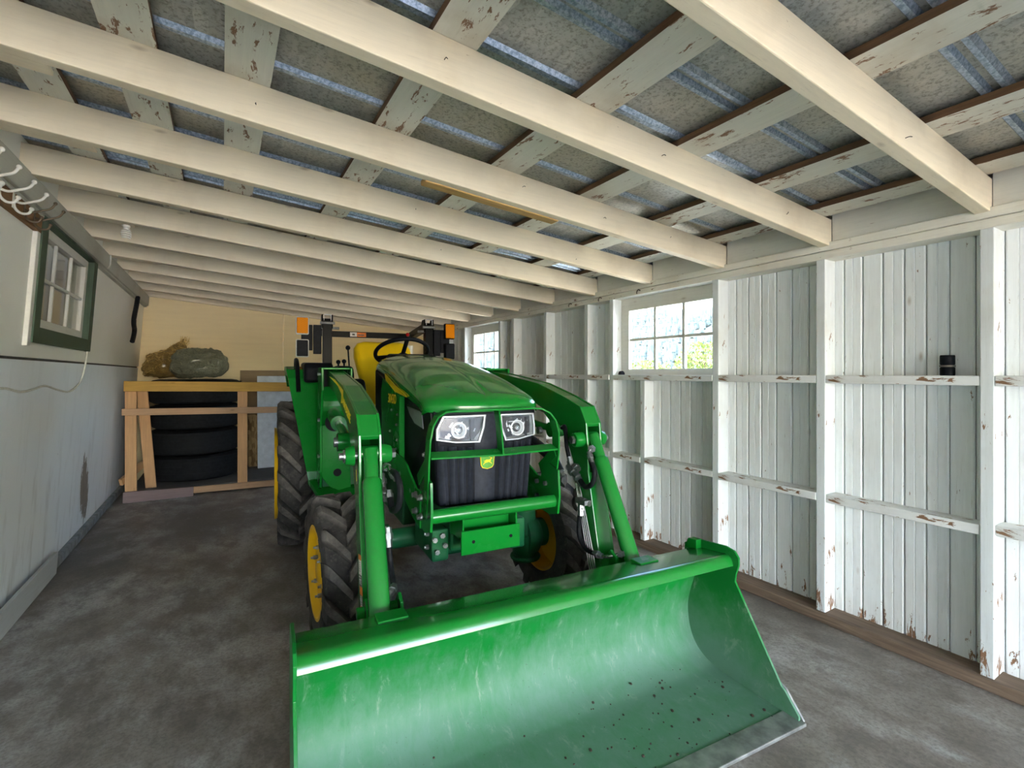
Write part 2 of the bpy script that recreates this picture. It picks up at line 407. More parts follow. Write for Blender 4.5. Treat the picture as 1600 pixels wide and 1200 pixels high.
# ---- left wall (panels, seam, window opening)
WY0, WY1, WZ0, WZ1 = 3.53, 4.62, 1.545, 2.12
def lhex(mb, y0, y1, z0, z1, o0, o1, mi=0):
    """box following the leaning left wall; o0/o1 offsets into the room"""
    p = []
    for z in (z0, z1):
        for (o, y) in ((o0, y0), (o1, y0), (o1, y1), (o0, y1)): p.append((lx(z)+o, y, z))
    return mb.hexa(p, mi)
wl = MB()
lhex(wl, YF, YB, .06, 1.372, -.12, -.004)
lhex(wl, YF, YB, 1.386, WZ0, -.12, 0)
lhex(wl, YF, WY0, WZ0, WZ1, -.12, 0); lhex(wl, WY1, YB, WZ0, WZ1, -.12, 0)
lhex(wl, YF, YB, WZ1, 2.42, -.12, 0); lhex(wl, YF, YB, 1.372, 1.386, -.12, -.016, 1)
wall_left = wl.build('wall_left', [M['panel'], M['seam']]); tag(wall_left, 'painted panel wall on the left with the green framed window', 'wall', kind='structure')
lg = MB(); lhex(lg, YF, YB, 2.135, 2.255, -.01, .045); lhex(lg, YF, YB, 2.120, 2.14, -.01, .028)
lg.build('ledger_beam', M['ledger_paint'], wall_left, bevel=.004)
cb = MB(); cb.box(-1.12, -.945, YF, YB, 0, .065); cb.build('foundation_curb', M['curb'], wall_left, bevel=.008)
kb = MB(); lhex(kb, 1.2, 4.22, 0.0, .142, .03, .052)
tag(kb.build('baseboard_left', M['kick_paint'], bevel=.003), 'pale grey board lying along the foot of the left wall', 'baseboard', kind='structure')
# window on left wall
w3 = MB()
for (y0, y1, z0, z1) in ((3.44, 3.535, 1.465, 2.235), (4.615, 4.72, 1.465, 2.235), (3.535, 4.615, 1.465, 1.55), (3.535, 4.615, 2.115, 2.235)):
    lhex(w3, y0, y1, z0, z1, -.01, .028)
win3 = w3.build('window_3', M['green_paint'], bevel=.003); tag(win3, 'six pane window in a dark green frame on the left wall', 'window', kind='structure')
wt = MB(); lhex(wt, 3.395, 3.445, 1.445, 2.235, -.01, .02); wt.build('side_trim', M['trim_paint'], win3, bevel=.003)
ws = MB()
def sash(mb):
    lhex(mb, 3.535, 3.585, 1.55, 2.115, -.05, -.008); lhex(mb, 4.555, 4.615, 1.55, 2.115, -.05, -.008)
    lhex(mb, 3.585, 4.555, 1.55, 1.605, -.05, -.008); lhex(mb, 3.585, 4.555, 2.065, 2.115, -.05, -.008)
    for y in (3.895, 4.235): lhex(mb, y-.010, y+.010, 1.605, 2.065, -.030, -.014)
    lhex(mb, 3.585, 4.555, 1.823, 1.841, -.029, -.015)
sash(ws); ws.build('window_frame', M['trim_paint'], win3, bevel=.002)
wp = MB(); lhex(wp, 3.58, 4.56, 1.60, 2.07, -.036, -.032); wp.build('pane', M['dusty_pane'], win3)
# dim room behind that window
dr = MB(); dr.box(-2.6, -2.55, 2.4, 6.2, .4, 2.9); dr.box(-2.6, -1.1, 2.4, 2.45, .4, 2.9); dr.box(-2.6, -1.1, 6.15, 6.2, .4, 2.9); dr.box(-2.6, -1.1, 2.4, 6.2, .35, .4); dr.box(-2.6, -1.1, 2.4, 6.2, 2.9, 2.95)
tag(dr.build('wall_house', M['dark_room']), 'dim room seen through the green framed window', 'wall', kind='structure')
cu = MB(); vs = []; NN = 40
for i in range(NN+1):
    t = i/NN
    for k in range(9):
        q = k/8
        y = 3.50+t*(.20+.28*(1-q)**1.4); z = 1.35+q*.9
        vs.append((-1.075+.014*math.sin(t*34)+lx(0)+.98, y, z))
cu.add(vs, [(i*9+k, i*9+k+1, (i+1)*9+k+1, (i+1)*9+k) for i in range(NN) for k in range(8)])
o = cu.build('curtain', M['curtain'], smooth=60); o.modifiers.new('s', 'SOLIDIFY').thickness = .003
tag(o, 'pale curtain drawn aside behind the green framed window', 'curtain')
# ---- back wall
bw = MB(); bw.box(-1.1, .72, YB, YB+.1, 0, 2.5); bw.box(.726, 2.9, YB, YB+.1, 0, 2.5)
wall_back = bw.build('wall_back', M['backwall'], bevel=.002); tag(wall_back, 'cream painted panel wall at the back of the shed', 'wall', kind='structure')
# ---- right wall
WA = (2.02, 2.90); WB = (4.79, 5.67); WZ = (1.292, 1.90)
wr = MB(); y = YF; bi = 0
while y < YB:
    w = random.choice((.084, .088, .092)); y1 = min(y+w-.004, YB)
    segs = [(.05, 2.13)]
    for wa in (WA, WB):
        if y1 > wa[0] and y < wa[1]: segs = [(.05, WZ[0]), (WZ[1], 2.13)]
    dx = random.uniform(0, .0025)
    for (a, b) in segs:
        m = (y+y1)/2
        c = .006
        poly = [(2.80+dx+c, y), (2.80+dx, y+c), (2.80+dx, m-.003), (2.80+dx+.003, m), (2.80+dx, m+.003), (2.80+dx, y1-c), (2.80+dx+c, y1), (2.83, y1), (2.83, y)]
        if random.random() < .4: poly = [q for i, q in enumerate(poly) if i not in (2, 3, 4)]
        wr.prism(poly, 'z', a, b)
    y += w
for (z0, z1) in ((.05, WZ[0]), (WZ[1], 2.13)): wr.box(2.815, 2.84, YF, YB, z0, z1, 1)
for (a, b) in ((YF, WA[0]), (WA[1], WB[0]), (WB[1], YB)): wr.box(2.815, 2.84, a, b, WZ[0], WZ[1], 1)
wall_right = wr.build('wall_right', [M['board_paint'], M['groove']]); tag(wall_right, 'white vertical board wall on the right with exposed studs', 'wall', kind='structure')
def wpart(name, mat, x0, x1, y0, y1, z0, z1, par=None, bev=.004):
    mb = MB().box(0, x1-x0, 0, y1-y0, 0, z1-z0)
    o = mb.build(name, M[mat], par or wall_right, bevel=bev); o.location = (x0, y0, z0); return o
def jit(): return random.uniform(-.004, .004)
studs = [.05, .68, 1.325, 1.96, 2.925, 3.24, 3.86, 4.47, 4.765, 5.70, 6.3, 6.9]
for i, y in enumerate(studs): wpart('stud', 'stud_paint', 2.70+jit()*.5, 2.803, y, y+.045, .05, 1.90)
wpart('cripple_stud', 'stud_paint', 2.705, 2.803, 2.59, 2.635, .05, 1.25)
for i in range(len(studs)-1):
    a, b = studs[i]+.045, studs[i+1]
    zz = 1.25
    wpart('rail', 'rail_paint', 2.70+jit(), 2.803, a, b, zz, zz+.042)
    lows = [(a, b)] if i != 3 else [(a, 2.59), (2.635, b)]
    for (p, q) in lows:
        z = .632+jit()*2; wpart('rail', 'rail_paint', 2.70+jit(), 2.803, p, q, z, z+.042)
wpart('rail', 'rail_paint', 2.70, 2.803, YF, .05, 1.25, 1.292); wpart('rail', 'rail_paint', 2.70, 2.803, YF, .05, .632, .674)
wpart('sill_beam', 'sill_wood', 2.68, 2.815, YF, YB, 0, .052, bev=.008)
wpart('top_plate', 'plate_paint', 2.695, 2.815, YF, YB, 1.898, 1.938); wpart('top_plate', 'plate_paint', 2.688, 2.815, YF, YB, 1.940, 1.982)
hooks = MB()
for y in (3.05, 3.45, 2.62):
    hooks.tube([(2.69, y, 1.925), (2.672, y, 1.93), (2.662, y+.006, 1.915), (2.668, y+.012, 1.90)], .004, 6, smooth=3); hooks.mark()
for m in hooks.split(): m.build('bent_nail', M['nail'], wall_right)
def win_right(name, a, b, label):
    f = MB()
    f.box(2.79, 2.83, a-.045, a, WZ[0]-.005, 1.90); f.box(2.79, 2.83, b, b+.025, WZ[0]-.005, 1.90)
    g0, g1 = a+.02, b-.07                       # glazed width
    f.box(2.782, 2.815, a, g0, 1.292, 1.90); f.box(2.782, 2.815, g1, b, 1.292, 1.90)
    f.box(2.782, 2.815, g0, g1, 1.292, 1.336); f.box(2.782, 2.815, g0, g1, 1.80, 1.90)
    win = f.build(name, M['trim_paint'], bevel=.003); tag(win, label, 'window', kind='structure')
    mu = MB(); st = (g1-g0)/3
    for k in (1, 2): mu.box(2.788, 2.812, g0+st*k-.011, g0+st*k+.011, 1.336, 1.80)
    mu.box(2.79, 2.81, g0, g1, 1.558, 1.578); mu.build('muntins', M['trim_paint'], win, bevel=.002)
    p = MB().box(2.799, 2.802, g0-.005, g1+.005, 1.33, 1.805); p.build('pane', M['pane_glass'], win)
win_right('window_1', WA[0], WA[1], 'six pane white window in the right wall, nearer the camera')
win_right('window_2', WB[0], WB[1], 'six pane white window in the right wall, farther back beyond the tractor')
# ---- ceiling: metal roof with rafters, purlins, blocking
def rb(X): return 1.965+.083*(2.65-X)       # underside of the rafters
def rt(X): return rb(X)+.14                 # top of the rafters
def roofz(X): return rt(X)+.046
prof = []; y = YF-.15
ph = .78
k0 = int((y-ph)/.262)-1
ys = [(y, 0)]
for k in range(k0, k0+40):
    yc = ph+.262*k
    for dy, dz in ((-.040, 0), (-.030, -.016), (-.018, -.016), (-.010, 0), (.010, 0), (.018, -.016), (.030, -.016), (.040, 0)) if k % 2 else ((-.022, 0), (-.012, -.014), (.006, -.014), (.018, 0)):
        if y < yc+dy < YB+.2: ys.append((yc+dy, dz))
ys.append((YB+.25, 0)); ys.sort()
rf = MB(); vs = []
for (yy, dz) in ys:
    for X in (-1.15, 3.15): vs.append((X, yy, roofz(X)+dz))
n = len(ys)
rf.add(vs, [(2*i, 2*i+1, 2*i+3, 2*i+2) for i in range(n-1)])
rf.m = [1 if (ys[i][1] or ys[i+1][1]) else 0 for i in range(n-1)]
ceiling = rf.build('ceiling', [M['galv'], M['galv_rib_sheen']]); ceiling.modifiers.new('s', 'SOLIDIFY').thickness = .003
tag(ceiling, 'galvanised ribbed metal roof above the white rafters', 'ceiling', kind='structure')
def beam_x(name, mat, X0, X1, y0, y1, h, par, zf, bev=.004, slots=None):
    p = []
    for (zo) in (0, h):
        for (X, yy) in ((X0, y0), (X1, y0), (X1, y1), (X0, y1)): p.append((X, yy-y0, zf(X)+zo))
    o = MB().hexa(p).build(name, mat, par, bevel=bev); o.location = (0, y0, 0); return o
rafters = []
for i in range(13):
    y = .08+.61*i
    if y > 7.3: continue
    j = random.uniform(-.008, .008)
    r = beam_x('rafter', M['rafter_paint'], -.828, 2.715, y, y+.05, .14, ceiling, lambda X, j=j: rb(X)+j*.4)
    rafters.append((y, r))
beam_x('rafter', M['rafter_paint'], -.828, 2.715, YF, YF+.05, .14, ceiling, rb)
beam_x('rafter', M['rafter_paint'], -.828, 2.715, 7.365, 7.415, .14, ceiling, rb)
px = [(-.93, .12), (-.565, .13), (-.25, .14), (.075, .14), (.585, .14), (1.11, .15), (1.61, .14), (2.13, .14), (2.59, .13), (2.98, .13)]
for (X, w) in px:
    p = []
    z0 = lambda q: rt(q)+.001
    sh = .006
    for zo in (0, .026):
        for (xx, yy) in ((X-w/2, YF-.1), (X+w/2, YF-.1), (X+w/2, YB), (X-w/2, YB)): p.append((xx-X, yy, z0(xx)+zo))
    mb = MB()
    mb.add(p, [(3,2,1,0)], 0); mb.add(p, [(4,5,6,7)], 1); mb.add(p, [(1,2,6,5),(3,0,4,7)], 1); mb.add(p, [(0,1,5,4),(2,3,7,6)], 1)
    o = mb.build('purlin', [M['purlin_paint'], M['bare_wood']], ceiling); o.location = (X, 0, 0)
for i in range(-1, 12):                        # blocking between rafter ends on both sides
    y0 = (.08+.61*i+.05) if i >= 0 else YF+.05; y1 = min(.08+.61*(i+1), 7.365)
    if y1-y0 < .1: continue
    o = MB().box(0, .03, 0, y1-y0, 0, .145).build('blocking', M['trim_paint'], ceiling, bevel=.003); o.location = (2.715, y0, 1.982)
    o = MB().box(0, .03, 0, y1-y0, 0, .185).build('blocking', M['ledger_paint'], ceiling, bevel=.003); o.location = (-.86, y0, 2.25)
for (y, r) in rafters[2:9]:                    # short lath strips beside the rafter ends at left
    o = beam_x('lath_strip', M['rafter_paint'], -.80, -.46+random.uniform(-.02, .02), y+.052, y+.118, .016, ceiling, lambda X: rb(X)+.004, bev=.003)
nl = [(0, 1.9), (1, .55), (1, 1.45), (1, 2.3), (2, 1.2), (2, 1.7), (2, 2.2), (3, .9), (3, 2.0), (4, 1.3), (1, -.1), (2, .1)]
for (i, X) in nl:
    y, r = rafters[i+1] if i+1 < len(rafters) else rafters[i]
    zz = rb(X)+random.uniform(.03, .1)
    a = random.uniform(-.02, .02)
    o = MB().tube([(X, .0, zz), (X+a*.3, -.010, zz+.002), (X+a*.7, -.016, zz-.008+abs(a)*.6)], .0013, 6, smooth=3).build('bent_nail', M['nail'], r)
o = beam_x('old_plank', M['old_plank'], .74, 1.44, 1.952, 2.012, .022, None, lambda X: rb(X)-.004)
tag(o, 'short yellow brown wooden plank tucked behind a rafter near the middle of the roof', 'plank')
o.rotation_euler = (0, 0, 0)
# bulb on lath strip
bl = empty('light_bulb', (-.52, 3.845, rb(-.52)+.004)); tag(bl, 'white spiral bulb hanging from the ceiling strip beyond the hook rack', 'light bulb')
MB().lathe([(0, .021), (-.012, .021), (-.016, .016), (-.03, .0155)], (0,0,0), (0,0,1), 16).build('socket', M['bulb_white'], bl, smooth=40)
sp = []
for k in range(100):
    t = k/99; a = t*2*PI*4; r_ = .017+.006*math.sin(t*PI)
    sp.append((r_*math.cos(a), r_*math.sin(a), -.03-.052*t))
MB().tube(sp, .0055, 8).build('spiral_tube', M['bulb_white'], bl, smooth=60)
# ---- hook rack on left wall
hb = MB(); lhex(hb, 2.2, 3.44, 2.035, 2.125, .0, .022)
rack = hb.build('hook_rack', M['brown_wood'], bevel=.003); tag(rack, 'brown wooden board with coat hooks under the left roof beam', 'hook rack')
for (y, m, L) in ((2.50, 'hook_white', 1), (2.68, 'hook_white', 1), (2.86, 'hook_white', 1), (3.03, 'hook_white', 1), (3.17, 'hook_metal', 1), (3.31, 'hook_metal', 1)):
    x0 = lx(2.08)+.022; r = .0058 if m == 'hook_white' else .0050
    h = MB()
    h.tube([(x0, y, 2.085), (x0+.03, y, 2.075), (x0+.065, y, 2.088), (x0+.095, y, 2.103), (x0+.112, y, 2.128)], r, 8, smooth=4)
    h.sphere((x0+.112, y, 2.13), r*1.7, 8, 6)
    h.tube([(x0+.002, y, 2.08), (x0+.006, y, 2.05), (x0+.025, y, 2.03), (x0+.05, y, 2.032), (x0+.062, y, 2.052)], r, 8, smooth=4)
    h.sphere((x0+.062, y, 2.054), r*1.7, 8, 6)
    h.box(x0-.002, x0+.004, y-.011, y+.011, 2.05, 2.12)
    h.build('coat_hook', M[m], rack, smooth=50, label='white painted coat hook' if m == 'hook_white' else 'bare metal coat hook')
# cable on the left wall
pts = [(4.72, 1.477), (4.70, 1.372), (4.60, 1.245), (4.34, 1.181), (4.05, 1.20), (3.80, 1.229), (3.60, 1.215), (3.40, 1.207), (3.15, 1.232), (2.7, 1.22)]
c = MB().tube([(lx(z)+.010, y, z) for y, z in pts], .006, 8, smooth=6).build('cable', M['cable_white'], smooth=60)
tag(c, 'white cable drooping along the left wall below the green framed window', 'cable')
wpt = [(5.0, 2.30), (4.98, 2.24), (4.99, 2.17), (4.90, 2.128)]
c = MB().tube([(lx(z)+.052, y, z) for y, z in wpt], .005, 8, smooth=6).build('conduit_wire', M['cable_white'], smooth=60)
tag(c, 'short white wire looped over the left roof beam past the window', 'wire')
pts = [(6.55, 2.13), (6.50, 2.02), (6.43, 1.90), (6.44, 1.83), (6.52, 1.77), (6.50, 1.70), (6.44, 1.64)]
h = empty('hanging_hose', (0, 0, 0)); tag(h, 'black hose hanging from the left roof beam near the back corner', 'hose')
MB().tube([(lx(z)+.045, y, z) for y, z in pts], .022, 10, smooth=6).build('hose_body', M['hose'], h, smooth=60)
MB().tube([(lx(1.875)+.045, 6.431, 1.885), (lx(1.86)+.045, 6.434, 1.868)], .024, 10).build('tape_band', M['white_label'], h, label='white band')
# things on the right wall rails
pc = empty('pipe_coupling', (2.752, .845, 1.292)); tag(pc, 'black ribbed pipe coupling standing on the upper right wall rail', 'pipe fitting')
MB().lathe([(0, .024), (.002, .026), (.034, .026), (.038, .023), (.046, .023), (.05, .026), (.086, .026), (.09, .024), (.088, .018), (.06, .018)], (0,0,0), (0,0,1), 24).build('body', M['black_plastic'], pc, smooth=40)
MB().lathe([(.038, .0235), (.038, .0275), (.046, .0275), (.046, .0235)], (0,0,0), (0,0,1), 24).build('clamp_band', M['label_grey'], pc)
mb = MB(); mb.prism([(0, 0), (.05, 0), (.046, .02), (.028, .032), (.008, .026)], 'y', 0, .03)
o = mb.build('rubber_wedge', M['black_plastic'], bevel=.004); o.location = (2.72, 2.86, 1.292); tag(o, 'small dark wedge on the sill of the nearer right window', 'wedge')
# ================================================================== BACK CORNER
fr = empty('timber_frame', (-.1, 6.2, 0)); tag(fr, 'open timber frame of yellow and pine boards around the stacked tyres', 'frame')
def fpart(name, mat, mb): return mb.build(name, M[mat], fr, bevel=.003)
F0 = (-.1, 6.2, 0)
def L(x, y, z): return (x-F0[0], y-F0[1], z-F0[2])
fpart('top_rail', 'yellow_wood', MB().bar(L(-.855, 6.19, 1.175), L(.72, 6.19, 1.145), .04, .105))
fpart('middle_rail', 'pine_x', MB().bar(L(-.868, 6.165, .914), L(.60, 6.165, .885), .03, .068))
fpart('post', 'pine_z', MB().box(*[a for p in zip(L(-.85, 6.20, .02), L(-.755, 6.24, 1.125)) for a in p]))
fpart('post', 'pine_z', MB().box(*[a for p in zip(L(.142, 6.20, .075), L(.238, 6.24, 1.10)) for a in p]))
fpart('base_board', 'purple_wood', MB().bar(L(-.86, 6.17, .055), L(-.268, 6.17, .042), .04, .11))
fpart('base_board', 'pine_x', MB().bar(L(-.268, 6.185, .058), L(.62, 6.185, .042), .035, .066))
fpart('leaning_post', 'pine_z', MB().hexa([L(-.70, 6.36, .09), L(-.606, 6.36, .09), L(-.606, 6.40, .09), L(-.70, 6.40, .09), L(-.775, 6.36, 1.12), L(-.681, 6.36, 1.12), L(-.681, 6.40, 1.12), L(-.775, 6.40, 1.12)]))
fpart('cross_brace', 'pine_z', MB().bar(L(-.885, 6.22, .20), L(-.70, 6.62, .36), .03, .07))
dk = empty('storage_deck', (-.03, 6.8, 0)); tag(dk, 'low grey timber deck on the floor carrying the stacked tyres in the back corner', 'deck')
MB().box(-.80, .80, -.55, .59, .06, .088).build('deck_board', M['deck_wood'], dk, bevel=.003)
for yy in (-.4, .1, .5): MB().box(-.80, .80, yy, yy+.05, 0, .06).build('joist', M['pine_x'], dk, bevel=.003)
fpart('back_rail', 'pine_x', MB().bar(L(-.83, 7.39, 1.15), L(.15, 7.39, 1.15), .03, .09))
def tyre_profile(R, r, w, tread=0):
    return [(-w*.36, r), (-w*.47, r+.02), (-w*.52, (R+r)/2), (-w*.49, R-.045), (-w*.42, R-.012), (-w*.25, R), (0, R+.003), (w*.25, R), (w*.42, R-.012), (w*.49, R-.045), (w*.52, (R+r)/2), (w*.47, r+.02), (w*.36, r), (w*.3, r+.03), (w*.38, (R+r)/2), (w*.35, R-.05), (-w*.35, R-.05), (-w*.38, (R+r)/2), (-w*.3, r+.03)]
tpos = [(-.268, 6.905, .46), (-.280, 6.905, .46), (-.262, 6.905, .452), (-.268, 6.905, .465)]
tlab = ['worn black tyre at the bottom of the four stacked in the frame', 'worn black tyre second from the bottom of the stack of four', 'worn black tyre third from the bottom, behind the middle rail', 'worn black tyre topmost of the stack, under the two bags']
for i, (X, Y, R) in enumerate(tpos):
    t = MB(); w = .270
    t.lathe(tyre_profile(R, R*.58, w), (0, 0, w/2), (0, 0, 1), 56, closed=True)
    for z in (.07, .11, .15, .19, .23): t.lathe([(z-.004, R+.0), (z-.004, R+.0035), (z+.022, R+.0035), (z+.022, R+.0)], (0, 0, 0), (0, 0, 1), 56, closed=True)
    o = t.build('tyre', M['old_rubber'], smooth=40); o.location = (X, Y, .095+.288*i); tag(o, tlab[i], 'tyre', 'stacked old tyres')
def bag(name, mat, loc, dims, label, spike=None, seed=1):
    rnd = random.Random(seed); mb = MB(); seg, ring = 96, 60; vs = []
    ph = [rnd.uniform(0, 6) for _ in range(8)]
    for i in range(ring+1):
        v = PI*i/ring
        for k in range(seg):
            u = 2*PI*k/seg
            d = Vector((math.sin(v)*math.cos(u), math.sin(v)*math.sin(u), math.cos(v)))
            s = 1+.05*math.sin(3*u+ph[0])*math.sin(2*v)+.035*math.sin(7*u+ph[1]+3*v)+.025*math.sin(11*v+ph[2]+2*u)+.012*math.sin(17*u+ph[3])
            q = Vector((math.copysign(abs(d.x)**.75, d.x)*dims[0], math.copysign(abs(d.y)**.75, d.y)*dims[1], math.copysign(abs(d.z)**.7, d.z)*dims[2]))*s
            q.z = max(q.z, -dims[2]*.86)
            if spike:
                a = max(0, 1-((q.x-spike[0])**2+(q.y)**2)**.5/.17)
                if q.z > 0: q.z += a*a*spike[1]; q.x += a*a*spike[2]
            q = q+d*(mnoise.noise(q*9+Vector((seed, 0, 0)))*.030+mnoise.noise(q*24)*.014+mnoise.noise(q*55)*.006)
            vs.append(q)
    mb.add(vs, [(i*seg+k, (i+1)*seg+k, (i+1)*seg+(k+1) % seg, i*seg+(k+1) % seg) for i in range(ring) for k in range(seg)])
    o = mb.build(name, M[mat], smooth=180); o.location = loc; tag(o, label, 'bag'); return o
ZT = .088+.289*4+.018
b1 = bag('straw_bag', 'straw_bag', (-.565, 7.17, ZT+.86*.165), (.245, .16, .165), 'golden brown bag of straw with a tufted top on the tyres at left', spike=(.09, .19, .07), seed=3)
tf = MB(); rnd = random.Random(5)
for k in range(60):
    a = rnd.uniform(0, 2*PI); r = rnd.uniform(0, .05); x, y = .15+r*math.cos(a), r*math.sin(a)
    tf.tube([(x*.9, y, .22), (x+rnd.uniform(-.03, .05), y+rnd.uniform(-.04, .04), rnd.uniform(.27, .36))], .0022, 4)
tf.build('straw_tuft', M['straw'], b1)
def strands(bag_o, name, mat, n, seed, ln):
    rn = random.Random(seed); me = bag_o.data; st_ = MB()
    fs = [p for p in me.polygons if p.normal.z > -.3]
    for k in range(n):
        p = rn.choice(fs); c = Vector(p.center)+Vector(p.normal)*.002; t = Vector(p.normal).orthogonal().normalized()
        t = Matrix.Rotation(rn.uniform(0, 6.28), 3, Vector(p.normal)) @ t; L_ = rn.uniform(.4, 1)*ln
        st_.tube([c-t*L_*.5-Vector(p.normal)*.006, c+Vector(p.normal)*.003, c+t*L_*.5-Vector(p.normal)*.006], rn.uniform(.0012, .0026), 4)
    o_ = st_.build(name, M[mat], bag_o); o_['kind'] = 'stuff'
strands(b1, 'straw', 'straw', 420, 3, .09)
b2 = bag('leaf_bag', 'green_bag', (-.235, 6.76, ZT+.86*.175), (.275, .20, .175), 'greenish see-through plastic bag lying in front on the tyres', seed=9)
strands(b2, 'straw', 'dull_straw', 200, 8, .07)
def sheet(name, mat, x0, x1, y0, y1, z0, z1, th, label, cat):
    p = [(x0, y0, z0), (x1, y0, z0), (x1, y0+th, z0), (x0, y0+th, z0), (x0, y1, z1), (x1, y1, z1), (x1, y1+th, z1), (x0, y1+th, z1)]
    o = MB().hexa(p).build(name, M[mat], bevel=.002); tag(o, label, cat); return o
sheet('plywood_sheet', 'ply', .20, 1.25, 7.30, 7.398, .088, 1.345, .014, 'brown plywood sheet leaning on the back wall behind the white panel', 'board')
sheet('chipboard_sheet', 'osb', .285, .50, 7.16, 7.26, .088, .76, .012, 'rough chipboard offcut leaning behind the right post of the timber frame', 'board')
sheet('foam_panel', 'white_foam', .385, 1.0, 6.98, 7.12, .088, 1.27, .03, 'white foam panel leaning behind the timber frame beside the tractor wheel', 'panel')
# ================================================================== TRACTOR
TH = math.radians(-4.7)
tr = empty('tractor', (1.067, 2.41, 0), TH)
tag(tr, 'green and yellow compact tractor with front loader bucket parked on the concrete', 'tractor')
def each(mb, name, mat, par=None, **k):
    return [m.build(name, M[mat], par if par is not None else tr, **k) for m in mb.split()]
def B_(mb, name, mat, par=tr, **k): 
    return mb.build(name, [M[m] for m in mat] if isinstance(mat, (list, tuple)) else M[mat], par, **k)
# ---- tyres and wheels
def ag_tyre(name, R, r, w, nl, lug_h, lug_w):
    t = MB(); Rc = R-lug_h
    t.lathe([(-w*.38, r), (-w*.47, r+.012), (-w*.50, r+(Rc-r)*.5), (-w*.485, Rc-.03), (-w*.44, Rc-.008), (-w*.2, Rc+.004), (0, Rc+.006), (w*.2, Rc+.004), (w*.44, Rc-.008), (w*.485, Rc-.03), (w*.50, r+(Rc-r)*.5), (w*.47, r+.012), (w*.38, r)], (0, 0, 0), (1, 0, 0), 64, closed=True)
    for side in (-1, 1):
        for i in range(nl):
            a0 = 2*PI*(i+(.5 if side > 0 else 0))/nl
            rows = []
            path = [(-.03*side, 0, 1), (.12, .17, 1), (.27, .36, 1), (.42, .52, .99), (.50, .60, .93), (.515, .63, .82)]
            n = len(path)
            for j, (fx, fa, fr_) in enumerate(path):
                x = side*abs(fx)*w if j else -side*.02*w
                an = a0-fa*(2*PI/nl)*1.35
                top = Rc+lug_h*(1 if j < 4 else .7 if j == 4 else .15) if j < 4 else (R-.022 if j == 4 else R-.075)
                bot = (Rc-.02) if j < 4 else Rc-.05 if j == 4 else R-.12
                hw = lug_w*(.42+.25*j/n)/R
                xo = x
                rows.append([(xo, (top)*math.cos(an-hw*.75), top*math.sin(an-hw*.75)), (xo, top*math.cos(an+hw*.75), top*math.sin(an+hw*.75)),
                             (xo*.97, bot*math.cos(an+hw*1.25), bot*math.sin(an+hw*1.25)), (xo*.97, bot*math.cos(an-hw*1.25), bot*math.sin(an-hw*1.25))])
            vs = [p for rr in rows for p in rr]
            fs = [(0,1,2,3), tuple(4*(n-1)+k for k in (3,2,1,0))]
            for j in range(n-1):
                for k in range(4): fs.append((4*j+k, 4*j+(k+1) % 4, 4*j+4+(k+1) % 4, 4*j+4+k))
            t.add(vs, fs)
    return t
def wheel(name, side, pos, steer, R, r, w, nl, lh, lw, rimoff):
    o = B_(ag_tyre(name, R, r, w, nl, lh, lw), name, 'rubber_front' if R < .45 else 'rubber_rear', smooth=38)
    o.location = pos; o.rotation_euler = (random.uniform(0, 0), 0, steer)
    s = side
    rim = MB()
    rim.lathe([(s*rimoff, r+.014), (s*(rimoff+.012), r+.018), (s*(rimoff+.012), r+.004), (s*(rimoff-.012), r-.008), (s*(rimoff-.022), r-.014), (s*(rimoff-.026), r*.82), (s*(rimoff-.020), r*.62), (s*(rimoff-.020), .03), (s*(rimoff-.032), .03), (s*(rimoff-.032), r*.6), (s*(rimoff-.040), r*.84), (s*(rimoff-.045), r-.004), (-s*(rimoff-.012), r-.008), (-s*(rimoff), r+.014), (-s*(rimoff-.004), r+.02), (s*(rimoff-.05), r+.002)], (0,0,0), (1,0,0), 48, closed=True)
    rim = B_(rim, 'rim', 'yellow', o, smooth=35)
    lug = MB()
    for k in range(6):
        a = 2*PI*k/6+.3; c = Vector((s*(rimoff-.022), r*.55*math.cos(a), r*.55*math.sin(a)))
        lug.tube([c, c+Vector((s*.022, 0, 0))], .011, 6); lug.tube([c+Vector((s*.02, 0, 0)), c+Vector((s*.034, 0, 0))], .006, 8); lug.mark()
    each(lug, 'lug_nut', 'worn_steel', o)
    hub = MB(); hub.lathe([(s*(rimoff-.03), .07), (s*(rimoff-.01), .06), (s*(rimoff-.0), .045), (s*(rimoff-.0), .0)], (0,0,0), (1,0,0), 24); B_(hub, 'hub', 'yellow', o, smooth=40)
    return o
ST = math.radians(4.5)
FR = .355
wheel('front_tyre', -1, (-.597, 0, FR), ST, FR, .200, .205, 14, .040, .060, .086)
wheel('front_tyre', 1, (.600, 0, FR), ST, FR, .200, .205, 14, .040, .060, .086)
wheel('rear_tyre', -1, (-.705, 1.62, .545), 0, .545, .325, .275, 17, .048, .072, .147)
wheel('rear_tyre', 1, (.705, 1.62, .545), 0, .545, .325, .275, 17, .048, .072, .147)
